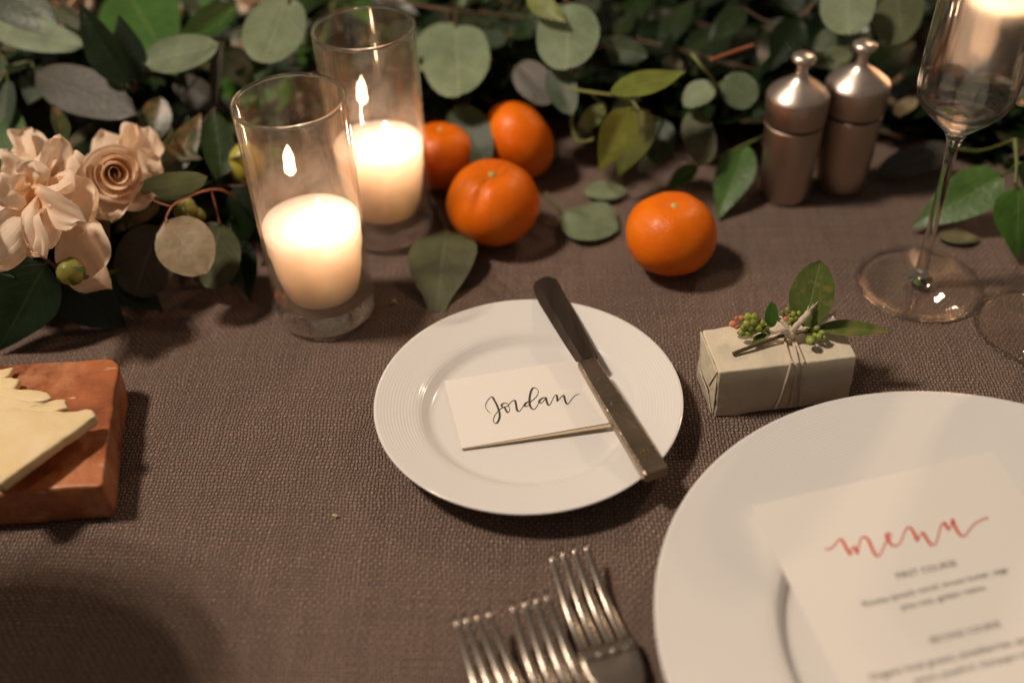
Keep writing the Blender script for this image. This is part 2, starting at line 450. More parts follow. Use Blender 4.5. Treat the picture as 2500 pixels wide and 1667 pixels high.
M['engrave'] = simple('engraving', (.62, .42, .16), .35, metal=1)
M['card'] = simple('card_stock', (.87, .82, .755), .85, bmp=.12, bscale=1400, spec=.2)
M['card_shaded'] = simple('card_stock_shaded', (.62, .50, .33), .85, spec=.2)  # rear leaf's card stock with its shade put into the colour
M['ink'] = simple('grey_ink', (.06, .052, .042), .6)
M['ink_red'] = simple('red_ink', (.66, .060, .014), .6)
M['ink_print'] = simple('print_ink', (.085, .06, .042), .7)
def paper_mat():
    m, nt, b = newmat('wrapping_paper')
    co = coords(nt)
    f = ramp(nt, noise_n(nt, co, 45, 4), .3, .7)
    nt.links.new(mixc(nt, f, (.68, .60, .45), (.75, .67, .52)), b.inputs['Base Color'])
    b.inputs['Roughness'].default_value = .48; b.inputs['Specular IOR Level'].default_value = .35
    h = math_n(nt, 'ADD', math_n(nt, 'MULTIPLY', noise_n(nt, co, 48, 3), 1.0), math_n(nt, 'MULTIPLY', noise_n(nt, co, 900, 2), .06))
    bump(nt, b, h, .5, .006)
    return m
M['paper'] = paper_mat()
M['twine'] = simple('cotton_twine', (.74, .62, .49), .9, var=.15, vscale=900, bmp=.8, bscale=1800)
M['berry'] = simple('green_berry', (.28, .34, .06), .4, var=.35, vscale=220, sss=.25, sssr=(.003, .003, .001))
M['berry_pink'] = simple('pink_berry', (.66, .24, .12), .42, var=.25, vscale=220, sss=.25, sssr=(.003, .002, .001))
M['berry_tip'] = simple('berry_tip', (.16, .11, .035), .7)
def salt_mat():
    m, nt, b = newmat('pink_salt')
    co = coords(nt)
    mp = nt.nodes.new('ShaderNodeMapping'); mp.inputs['Scale'].default_value = (22, 27, 24); mp.inputs['Rotation'].default_value = (0.2, 0, .5); nt.links.new(co, mp.inputs[0])
    f = ramp(nt, noise_n(nt, mp.outputs[0], 1, 6, .65), .36, .64)
    base = mixc(nt, f, (.185, .044, .013), (.46, .150, .050))
    g = ramp(nt, noise_n(nt, co, 24, 6, .7), .53, .66)
    base = mixc(nt, math_n(nt, 'MULTIPLY', g, .65), base, (.62, .29, .14))
    mp2 = nt.nodes.new('ShaderNodeMapping'); mp2.inputs['Scale'].default_value = (55, 170, 70); mp2.inputs['Rotation'].default_value = (0, 0, .35); nt.links.new(co, mp2.inputs[0])
    s = ramp(nt, noise_n(nt, mp2.outputs[0], 1, 3, .5), .655, .73)
    base = mixc(nt, math_n(nt, 'MULTIPLY', s, .8), base, (.78, .52, .36))
    nt.links.new(base, b.inputs['Base Color']); b.inputs['Roughness'].default_value = .42
    b.inputs['Subsurface Weight'].default_value = .55; b.inputs['Subsurface Radius'].default_value = (.016, .005, .002)
    bump(nt, b, math_n(nt, 'ADD', noise_n(nt, co, 60, 5, .6), math_n(nt, 'MULTIPLY', s, -.3)), .45, .002)
    return m
M['salt'] = salt_mat()
def butter_mat():
    m, nt, b = newmat('butter')
    co = coords(nt); f = ramp(nt, noise_n(nt, co, 55, 4), .3, .7)
    nt.links.new(mixc(nt, f, (.80, .62, .34), (.84, .69, .43)), b.inputs['Base Color']); b.inputs['Roughness'].default_value = .45
    b.inputs['Subsurface Weight'].default_value = .5; b.inputs['Subsurface Radius'].default_value = (.006, .004, .0015)
    bump(nt, b, noise_n(nt, co, 90, 3), .35, .0025); return m
M['butter'] = butter_mat()

# ------------------------------------------------------------------ tablecloth
def tablecloth():
    vs, fs = [], []
    nx, ny = 90, 80
    x0, x1, y0, y1 = -1.1, 1.1, -0.25, 1.75
    for j in range(ny + 1):
        for i in range(nx + 1):
            x = x0 + (x1 - x0) * i / nx; y = y0 + (y1 - y0) * j / ny
            h = (noise.noise(V((x * 5, y * 7, .3))) - .5) * .0012 - .0006
            vs.append((x, y, min(0, h)))
    for j in range(ny):
        for i in range(nx):
            a = j * (nx + 1) + i; fs.append((a, a + 1, a + nx + 2, a + nx + 1))
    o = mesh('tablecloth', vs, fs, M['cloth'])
    tag(o, 'taupe coarse woven linen tablecloth covering the whole table', 'tablecloth')
tablecloth()

# ------------------------------------------------------------------ plates
def plate(name, c, R, zr, rw, label):
    t = thing(name, label, 'plate', (c[0], c[1], 0))
    zf = .0054; wz = zf + (zr - zf) * .52
    prof = [(0.0005, zf), (rw * .5, zf), (rw - .0085, zf + .0001), (rw - .0060, zf + .0006), (rw - .0035, zf + .0020), (rw - .0012, wz - .0016), (rw + .0010, wz - .0004)]
    n = 10; rw0 = rw; rw = rw + .0012
    for i in range(1, n + 1):
        q = i / n; prof.append((rw + (R - .0016 - rw) * q, wz + (zr - wz) * (q ** 1.1)))
    prof += [(R - .0004, zr + .0003), (R, zr - .0003), (R - .0004, zr - .0011), (R - .003, zr - .0028), (rw0 + .012, .0075), (rw0 + .002, .0040), (rw0 * .93, .0005), (rw0 * .93 - .003, .0004), (rw0 * .93 - .005, .0020), (.0005, .0028)]
    v, f = lathe(prof, 160)
    mesh('plate_body', [V(q) + t.location for q in v], f, M['china'], t, loc=t.location)
    return t
PL1 = V((.0072, .4439, 0)); PL2 = V((.2026, .2819, 0))
plate('bread_plate', PL1, .0838, .017, .059, 'small white bread plate carrying the place card and butter knife')
plate('dinner_plate', PL2, .1465, .022, .092, 'large white dinner plate carrying the printed menu')

# ------------------------------------------------------------------ ink ribbons and text on a plane
def ribbon(pts, plane, wmin, wmax, lift=.00025):
    p0, n = plane
    pts = smooth_path([V((a, b, 0)) for a, b in pts], 6)
    vs, fs = [], []
    for i, q in enumerate(pts):
        t = pts[min(i + 1, len(pts) - 1)] - pts[max(i - 1, 0)]
        if t.length < 1e-6: t = V((1, 0, 0))
        t.normalize()
        wd = wmin + (wmax - wmin) * max(0.0, t.y) ** 1.3
        e = min(i, len(pts) - 1 - i); wd *= min(1, .45 + .12 * e)
        s = V((-t.y, t.x, 0)) * wd / 2
        for sg in (-1, 1):
            a = q + s * sg; vs.append(PP(a.x, a.y, p0, n) + n * lift)
    for i in range(len(pts) - 1):
        fs.append((2 * i, 2 * i + 1, 2 * i + 3, 2 * i + 2))
    return vs, fs
def text_on(body, l, r, plane, lift=.00025):
    p0, n = plane
    cu = bpy.data.curves.new('print', 'FONT'); cu.body = body; cu.resolution_u = 2
    ob = bpy.data.objects.new('print', cu); col.objects.link(ob)
    bpy.context.view_layer.update()
    me = ob.to_mesh(); vs = [q.co.copy() for q in me.vertices]; fs = [tuple(p.vertices) for p in me.polygons]
    ob.to_mesh_clear(); bpy.data.objects.remove(ob); bpy.data.curves.remove(cu)
    A, B = PP(*l, p0, n), PP(*r, p0, n)
    x0 = min(q.x for q in vs); x1 = max(q.x for q in vs)
    s = (B - A).length / (x1 - x0); X = (B - A).normalized(); Y = n.cross(X).normalized()
    return [A + X * ((q.x - x0) * s) + Y * (q.y * s) + n * lift for q in vs], fs
def slab(poly, n, th):
    """flat sheet of real thickness from a 3-D polygon"""
    k = len(poly); vs = [V(p) for p in poly] + [V(p) - n * th for p in poly]
    fs = [tuple(range(k)), tuple(range(2 * k - 1, k - 1, -1))] + [((i + 1) % k, i, k + i, k + (i + 1) % k) for i in range(k)]
    return vs, fs

# ------------------------------------------------------------------ place card
def place_card():
    tl, bl, br = P(1084, 930, .0072), P(1127, 1094, .0074), P(1493, 1031, .0094)
    tr = tl + (br - bl)
    n = (bl - tl).cross(br - bl).normalized()
    if n.z < 0: n = -n
    plane = (tl, n)
    t = thing('place_card', 'folded cream place card hand lettered Jordan on the bread plate', 'place card', tl)
    mesh('card_front', *slab([tl, bl, br, tr], n, .0003), M['card'], t, smooth=False, loc=tl)
    # the rear leaf is a little skewed and shows as a wedge under the front edge
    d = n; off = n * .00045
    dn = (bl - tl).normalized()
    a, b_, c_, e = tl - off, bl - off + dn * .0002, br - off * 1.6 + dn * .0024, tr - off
    mesh('card_back', *slab([a, b_, c_, e], d, .0004), M['card_shaded'], t, smooth=False, loc=tl)
    k = lambda L: [(1050 + x / 5.88, 900 + y / 5.88) for x, y in L]
    S = [k([(870, 640), (830, 610), (800, 555), (800, 510), (828, 455), (885, 405), (930, 470), (965, 540), (988, 605), (1000, 670), (985, 740), (950, 785), (915, 770), (910, 722), (932, 670), (978, 610), (1025, 570), (1075, 548), (1122, 535), (1108, 502), (1062, 497), (1026, 520), (1036, 548), (1068, 558), (1085, 590), (1112, 630), (1138, 605), (1140, 570), (1126, 530), (1150, 492), (1190, 460), (1218, 460), (1234, 520), (1246, 590), (1270, 615), (1300, 595), (1342, 528), (1368, 492), (1412, 472)]),
         k([(1440, 470), (1388, 488), (1356, 525), (1376, 545), (1418, 524), (1452, 468), (1502, 428), (1545, 370), (1550, 312), (1516, 280), (1480, 278), (1450, 320), (1431, 400), (1426, 480), (1437, 540), (1468, 578), (1500, 580), (1535, 540), (1562, 478)]),
         k([(1655, 412), (1612, 424), (1570, 460), (1570, 490), (1602, 490), (1640, 450), (1658, 415), (1676, 480), (1700, 525), (1726, 508), (1760, 440), (1792, 385), (1816, 385), (1826, 430), (1829, 468), (1862, 428), (1900, 388), (1920, 392), (1936, 450), (1960, 505), (1986, 500), (2032, 440), (2082, 388), (2145, 360)])]
    mesh('lettering', *join(*[ribbon(s, plane, 1.5, 5.0) for s in S]), M['ink'], t, smooth=False, loc=tl)
place_card()

# ------------------------------------------------------------------ menu
def menu():
    k = lambda x, y: (1700 + x / 2.614, 1067 + y / 2.614)
    zc = .0232
    tl, tr = P(*k(352, 440), zc), P(*k(1880, 90), zc)
    n = V((0, 0, 1)); plane = (tl, n)
    lft = P(*k(890, 1530), zc)
    X = (tr - tl); dn = (lft - tl).normalized()
    hgt = X.length * 1.7
    t = thing('menu_card', 'printed cream menu card with red brush heading on the dinner plate', 'menu', tl)
    mesh('card', *slab([tl, tl + dn * hgt, tr + dn * hgt, tr], n, .0006), M['card'], t, smooth=False, loc=tl)
    S = [(820, 710), (850, 715), (880, 690), (915, 650), (940, 675), (960, 715), (985, 750), (990, 715), (1005, 700), (1020, 720), (1030, 742), (1035, 700), (1050, 650), (1070, 635), (1100, 660), (1125, 720), (1155, 760), (1180, 735), (1205, 680), (1240, 635), (1235, 615), (1215, 620), (1220, 650), (1245, 685), (1275, 695), (1305, 665), (1330, 600), (1355, 575), (1385, 605), (1410, 660), (1425, 625), (1445, 610), (1470, 650), (1505, 690), (1535, 660), (1555, 580), (1580, 545), (1595, 570), (1612, 590), (1625, 560), (1632, 525), (1650, 570), (1680, 620), (1710, 632), (1740, 595), (1780, 550), (1845, 517), (1858, 523)]
    mesh('heading', *ribbon([k(*q) for q in S], plane, 3.2, 8.0), M['ink_red'], t, smooth=False, loc=tl)
    for body, l, r in (('FIRST COURSE', (1290, 905), (1668, 818)),
                       ('Ricotta spinach ravioli, brown butter, sage', (1072, 1082), (1992, 858)),
                       ('pine nuts, golden raisins', (1315, 1103), (1848, 973)),
                       ('SECOND COURSE', (1500, 1315), (1950, 1205)),
                       ('Organic local greens, strawberries, spiced', (1115, 1552), (2200, 1285)),
                       ('pecans, grapefruit, champagne vinaigrette', (1400, 1572), (2290, 1352))):
        mesh('printed_line', *text_on(body, k(*l), k(*r), plane), M['ink_print'], t, smooth=False, loc=tl)
menu()

# ------------------------------------------------------------------ butter knife
def loft(sections):
    """sections: lists of equal-length rings"""
    vs, fs = [], []; m = len(sections[0])
    for s in sections: vs += s
    for i in range(len(sections) - 1):
        for k in range(m):
            k2 = (k + 1) % m
            fs.append((i * m + k, i * m + k2, (i + 1) * m + k2, (i + 1) * m + k))
    fs.append(tuple(range(m))[::-1]); fs.append(tuple((len(sections) - 1) * m + k for k in range(m)))
    return vs, fs
def knife():
    t = thing('butter_knife', 'butter knife with rounded blade and worn gold tone handle across the bread plate', 'knife', P(1420, 890, .02))
    k = lambda x, y: (1000 + x / 2.94, 400 + y / 2.94)
    Lp = [(1195, 1412), (1095, 1260), (1000, 1108), (930, 995), (898, 925), (888, 878), (900, 838), (940, 815)]
    Rp = [(1352, 1380), (1270, 1225), (1200, 1090), (1130, 962), (1090, 892), (1074, 862), (1052, 826), (1008, 811)]
    sec = []
    for i in range(len(Lp)):
        q = i / (len(Lp) - 1); z = .0212 - .0012 * q; a, b = P(*k(*Lp[i]), z), P(*k(*Rp[i]), z)
        th = .0018 - .0008 * q
        m1, m2 = a.lerp(b, .3), a.lerp(b, .8)
        dz = V((0, 0, th))
        sec.append([a - dz * .6, m1 + V((0, 0, .0002)), m2 + V((0, 0, .0004)), b, b - dz, m2 - dz * 1.1, m1 - dz])
    mesh('blade', *loft(sec), M['blade'], t, smooth=False, loc=t.location)
    # handle: flat bar, slightly flaring, bevelled
    sec = []
    A0, A1 = P(1325 * D, 829 * D, .0235), P(1367 * D, 817 * D, .0235)
    B0, B1 = P(1480 * D, 1091 * D, .0245), P(1537 * D, 1072 * D, .0245)
    for q in (0, .006, .03, .25, .5, .75, .97, .994, 1):
        a, b = A0.lerp(B0, q), A1.lerp(B1, q); mid = (a + b) / 2
        s = .86 if q in (0, 1) else (.96 if q in (.006, .994) else 1)
        a = mid + (a - mid) * s; b = mid + (b - mid) * s
        X = (b - a); wd = X.length; X.normalize()
        up = V((0, 0, 1)); th = (.0046 + .0022 * q) * (s ** 2); bv = .0010
        top = a.z - (1 - s) * .004
        f = lambda p, z: V((p.x, p.y, z))
        sec.append([f(a, top - bv), f(a + X * bv * .4, top - bv * .3), f(a + X * bv, top), f(b - X * bv, top), f(b - X * bv * .4, top - bv * .3), f(b, top - bv), f(b, top - th + bv), f(b - X * bv, top - th), f(a + X * bv, top - th), f(a, top - th + bv)])
    h = mesh('handle', *loft(sec), M['handle'], t, smooth=False, loc=t.location)
    bev = [p for p in h.data.polygons]
    for p in bev: p.use_smooth = False
    # small engraved fan of strokes near the butt of the handle
    pl = (A0.lerp(B0, .9), (B0 - A0).cross(A1 - A0).normalized())
    if pl[1].z < 0: pl = (pl[0], -pl[1])
    z2 = lambda x, y: (900 + x / 2.751, 700 + y / 2.751)
    rb = []
    for (x0, y0, x1, y1) in ((1828, 1122, 1826, 1085), (1838, 1118, 1840, 1076), (1850, 1114, 1856, 1068), (1862, 1112, 1874, 1078), (1874, 1112, 1890, 1090), (1886, 1114, 1904, 1104), (1832, 1135, 1905, 1112), (1822, 1110, 1836, 1140)):
        rb.append(ribbon([z2(x0, y0), z2((x0 + x1) / 2 + 2, (y0 + y1) / 2), z2(x1, y1)], pl, 1.3, 1.3, .0003))
    mesh('engraving', *join(*rb), M['engrave'], t, smooth=False, loc=t.location)
knife()

# ------------------------------------------------------------------ candles in tumblers
G1, G2 = V((-.1141, .548, 0)), V((-.0797, .6335, 0))
def tumbler(c, label):
    rt, rb, h, tb = .0311, .0300, .1456, .0165
    t = thing('candle_tumbler', label, 'glass tumbler', c, 'candle tumblers beside the garland')
    wall = [(rb - .0019, tb + .001), (rb - .0010, .04), (rt - .0017, h - .002), (rt - .0015, h - .0006), (rt - .0007, h), (rt - .0001, h - .0006), (rt, h - .002), (rb + .0006, .04), (rb + .0002, tb + .001)]
    mesh('glass_wall', *lathe(wall, 96, c), M['glass_wall'], t, loc=c)
    rim = [(rt - .0020 + .0011 + .00125 * cos(a), h - .0004 + .00115 * sin(a)) for a in [2 * pi * i / 10 for i in range(10)]]
    mesh('glass_rim', *lathe(rim, 96, c, True), M['glass'], t, loc=c)
    base = [(.0004, .0012), (rb - .008, .0010), (rb - .003, .0004), (rb - .0006, .0016), (rb + .0002, .004), (rb + .0003, tb), (rb - .0016, tb + .0006), (rb - .004, tb - .0016), (rb - .010, tb - .0034), (.0004, tb - .0042)]
    mesh('glass_base', *lathe(base, 96, c), M['glass_base'], t, loc=c)
    return t
def candle(c, label, zt, ztip=.0):
    t = thing('votive_candle', label, 'candle', c + V((0, 0, .0165)), 'votive candles in tumblers')
    vs, fs = [], []
    prof = [(.0004, .0168), (.0198, .0168), (.0216, .0180), (.0238, .025), (.0258, .035), (.0268, .044), (.0270, .0475), (.0283, .0505), (.0285, .058), (.0286, zt), (.0280, zt + .0012), (.0268, zt - .0002), (.0235, zt - .0016), (.014, zt - .0024), (.0004, zt - .0026)]
    v, f = lathe(prof, 72, c)
    out = []
    for q in v:       # ragged lower edge of the melted collar
        d = q - c; a = math.atan2(d.y, d.x); z = d.z
        if .0470 < z < .0515: z += .0032 * noise.noise(V((cos(a) * 3, sin(a) * 3, 1))) + .0016 * noise.noise(V((cos(a) * 11, sin(a) * 11, 4)))
        out.append(c + V((d.x, d.y, z)))
    mesh('wax', out, f, M['wax'], t, loc=c)
    b = c + V((0.0060, .000, zt - .0028))
    mesh('wick', *tube(smooth_path([b, b + V((.0004, .0002, .0035)), b + V((.0014, .0004, .0052))], 4), .0007, 8), M['wick'], t, loc=c)
    prof = [(.0002, 0), (.0019, .0006), (.0035, .0021), (.0042, .0045), (.0038, .0072), (.0027, .0100), (.0013, .0126), (.0002, .0146)]
    v, f = lathe(prof, 20, b + V((.0008, .0002, .0028)))
    fb = b.z + .0028
    v = [V((q.x - .10 * max(0, q.z - fb - .006) + .0004 * sin((q.z - fb) * 260), q.y, q.z)) for q in v]
    mesh('flame', v, f, M['flame'], t, loc=c)
    return t
tumbler(G1, 'tall clear glass tumbler standing nearest, at the front edge of the leaves')
tumbler(G2, 'tall clear glass tumbler standing behind the nearer one, beside the tangerines')
candle(G1, 'lit cream votive candle burning in the nearer glass tumbler', .0665)
candle(G2, 'lit cream votive candle burning in the rear glass tumbler beside tangerines', .0665)

# ------------------------------------------------------------------ tangerines and the lime
def tangerine(px, rpx, axis, label, seed, ob=.84, zc=None, crease=0):
    c = P(px[0] * D, px[1] * D, .027)
    for _ in range(4):
        r = rpx * D * pxm(c); c = P(px[0] * D, px[1] * D, zc if zc else r * (ob if abs(V(axis).normalized().z) > .7 else .97))
    t = thing('tangerine', label, 'tangerine', V((c.x, c.y, c.z - r * ob)), 'loose tangerines by the garland')
    R = align(axis)
    vs, fs = [], []; nu, nv = 48, 30
    for i in range(nv + 1):
        th = pi * i / nv
        for k in range(nu):
            a = 2 * pi * k / nu
            s = sin(th); z = cos(th)
            rr = 1 + .012 * cos(9 * a + seed) * s * (abs(z) ** 1.2) + .03 * noise.noise(V((s * cos(a) * 1.3 + seed, s * sin(a) * 1.3, z * 1.3)))
            dim = -.13 * math.exp(-(th / .30) ** 2) - .10 * math.exp(-((pi - th) / .3) ** 2)
            if crease:
                for ca, dep in ((crease, .075), (crease + 1.9, .035)):
                    da = (a - ca + pi) % (2 * pi) - pi
                    dim -= dep * math.exp(-(da / .13) ** 2) * math.exp(-((th - .75) / .6) ** 2)
            p = V((r * s * cos(a) * (rr + dim * .6), r * s * sin(a) * (rr + dim * .6), r * ob * z * (rr + dim)))
            vs.append(c + R @ p)
    for i in range(nv):
        for k in range(nu):
            k2 = (k + 1) % nu; fs.append((i * nu + k, (i + 1) * nu + k, (i + 1) * nu + k2, i * nu + k2))
    mesh('peel', vs, fs, M['peel'], t, loc=t.location)
    top = c + R @ V((0, 0, r * ob * .872))
    v, f = lathe([(.0001, .0012), (.0012, .0011), (.0022, .0004), (.0028, -.0004), (.0030, -.0014)], 12)
    mesh('stem_button', [top + R @ V(q) for q in v], f, M['button'], t, loc=t.location)
    return c, r
TG = []
TG.append(tangerine((1012, 358), 89, (.05, .1, 1), 'tangerine half hidden behind the rear candle tumbler', 1.0))
TG.append(tangerine((1191, 322), 92, (.75, .35, .35), 'tangerine lying on its side at the back of the three', 4.0, .82))
TG.append(tangerine((1132, 465), 107, (.02, -.12, 1), 'creased tangerine in front of two others, nearest the bread plate', 2.2, .88, crease=-2.05))
TG.append(tangerine((1542, 537), 105, (.03, -.05, 1), 'single tangerine standing apart, between knife tip and pepper mills', 3.1, .87))
c = P(600, 405, .045); r = 52 * pxm(c)
lm = thing('lime', 'yellow green lime half hidden behind the nearer candle tumbler', 'lime', c)
v, f = uvsphere(c, r * .95, r * .95, r * 1.1, 28, 18, align((.3, .1, 1)))
mesh('skin', v, f, M['lemon'], lm, loc=c)
mesh('stem_button', *uvsphere(c + align((.3, .1, 1)) @ V((0, 0, r * 1.08)), .0025, .0025, .0015, 10, 6), M['button'], lm, loc=c)

# ------------------------------------------------------------------ mills
def mill(c, label, s=1.0):
    t = thing('pepper_mill', label, 'mill', c, 'pair of brushed metal mills')
    q = lambda L: [(a * s, b * s) for a, b in L]
    mesh('body', *lathe(q([(.0004, .0), (.0160, .0), (.0166, .0012), (.0168, .004), (.0193, .0558), (.0192, .0562), (.0004, .0562)]), 56, c), M['mill'], t, loc=c)
    mesh('band', *lathe(q([(.0004, .0562), (.0188, .0562), (.0189, .0585), (.0004, .0585)]), 56, c), M['rubber'], t, loc=c)
    h = mesh('head', *lathe(q([(.0004, .0586), (.0196, .0586), (.0199, .0594), (.0206, .0765), (.0203, .0772), (.0199, .0777), (.0004, .0776)]), 56, c), M['mill'], t, loc=c)
    mesh('cap', *lathe(q([(.0004, .0777), (.0200, .0778), (.0196, .0784), (.0150, .0822), (.0100, .0858), (.0058, .0884), (.0040, .0908), (.0034, .0950), (.0040, .0985), (.0004, .0986)]), 56, c), M['mill_cap'], t, loc=c)
    mesh('knob', *lathe(q([(.0004, .0986), (.0045, .0987), (.0072, .1000), (.0080, .1016), (.0074, .1034), (.0052, .1048), (.0004, .1054)]), 40, c), M['mill_cap'], t, loc=c)
M1 = V((.1936, .653, 0)); M2 = P(1929 * D, 424 * D, 0)
mill(M1, 'brushed metal mill standing left and nearer of the pair by the leaves')
mill(M2, 'brushed metal mill standing right and farther of the pair, next to the wine glass', 1.02)

# ------------------------------------------------------------------ wine glasses
WG = V((.2538, .5458, 0))
def wine(c, label, sip=True):
    t = thing('wine_glass', label, 'wine glass', c, 'clear stemmed wine glasses')
    zb = .1075
    foot = [(.0004, .0004), (.030, .0003), (.0366, .0006), (.0374, .0013), (.0368, .0020), (.030, .0024), (.018, .0032), (.0100, .0046), (.0078, .0050), (.0004, .0050)]
    mesh('foot', *lathe(foot, 96, c), M['glass_thin'], t, loc=c)
    stem = [(.0004, .0052), (.0078, .0052), (.0056, .0068), (.0040, .0110), (.0033, .022), (.0030, .05), (.0030, .086), (.0034, .097), (.0046, .1035), (.0068, zb), (.0004, zb)]
    mesh('stem', *lathe(stem, 40, c), M['glass'], t, loc=c)
    outer = [(.0004, zb + .0002), (.0068, zb + .0002), (.0105, zb + .0035), (.018, zb + .0105), (.0240, zb + .0165), (.0272, zb + .0225), (.0283, zb + .030), (.0280, zb + .045), (.0262, zb + .085), (.0240, zb + .118)]
    inner = [(.0231, zb + .118), (.0253, zb + .085), (.0271, zb + .045), (.0274, zb + .030), (.0262, zb + .0232), (.0228, zb + .0178), (.0165, zb + .0128), (.009, zb + .0100), (.0004, zb + .0092)]
    lip = [(.0238, zb + .1187), (.0233, zb + .1187)]
    mesh('bowl', *lathe([(a * .94, b) for a, b in outer + lip + inner], 96, c), M['glass_bowl'], t, loc=c)
    mesh('foot_rim', *lathe([(.0370 + .0011 * cos(a), .0014 + .0010 * sin(a)) for a in [2 * pi * i / 8 for i in range(8)]], 96, c, True), M['glass_bowl'], t, loc=c)
wine(WG, 'clear wine glass standing in front of the lit pillar candle, right of the gift')
wine(P(2540, 800, 0), 'clear glass foot cut off by the right edge of the photo')

# lit pillar candle behind the glass
def pillar():
    c = P(2412, 205, 0); r = 112 * pxm(c)
    t = thing('pillar_candle', 'thick pale pillar candle glowing behind the wine glass bowl', 'candle', c)
    h, ri, zf = .27, r - .006, .072
    m, nt, b = newmat('glowing_wax'); b.inputs['Base Color'].default_value = (.95, .80, .68, 1); b.inputs['Roughness'].default_value = .45
    b.inputs['Subsurface Weight'].default_value = 1.0; b.inputs['Subsurface Radius'].default_value = (.060, .045, .036); b.inputs['Subsurface Scale'].default_value = 1.0
    mesh('wax', *lathe([(ri * .5, .0005), (r - .002, .0005), (r, .003), (r, h - .004), (r - .0006, h - .001), (r - .003, h), (ri + .001, h - .002), (ri, h - .006), (ri, .006), (ri * .5, .004)], 56, c, True), m, t, loc=c)
    mesh('wax_pool', *lathe([(ri + .0004, zf), (r * .5, zf - .001), (.0004, zf - .002)], 40, c), M['wax'], t, loc=c)
    b = c + V((0, 0, zf - .002))
    mesh('wick', *tube([b, b + V((0, 0, .006)), b + V((.001, 0, .011))], .0008, 8), M['wick'], t, loc=c)
    v, f = lathe([(.0002, 0), (.0034, .0042), (.0046, .0095), (.0036, .0155), (.0014, .0260), (.0002, .0310)], 18, b + V((0, 0, .006)))
    mesh('flame', v, f, M['flame_big'], t, loc=c)
pillar()

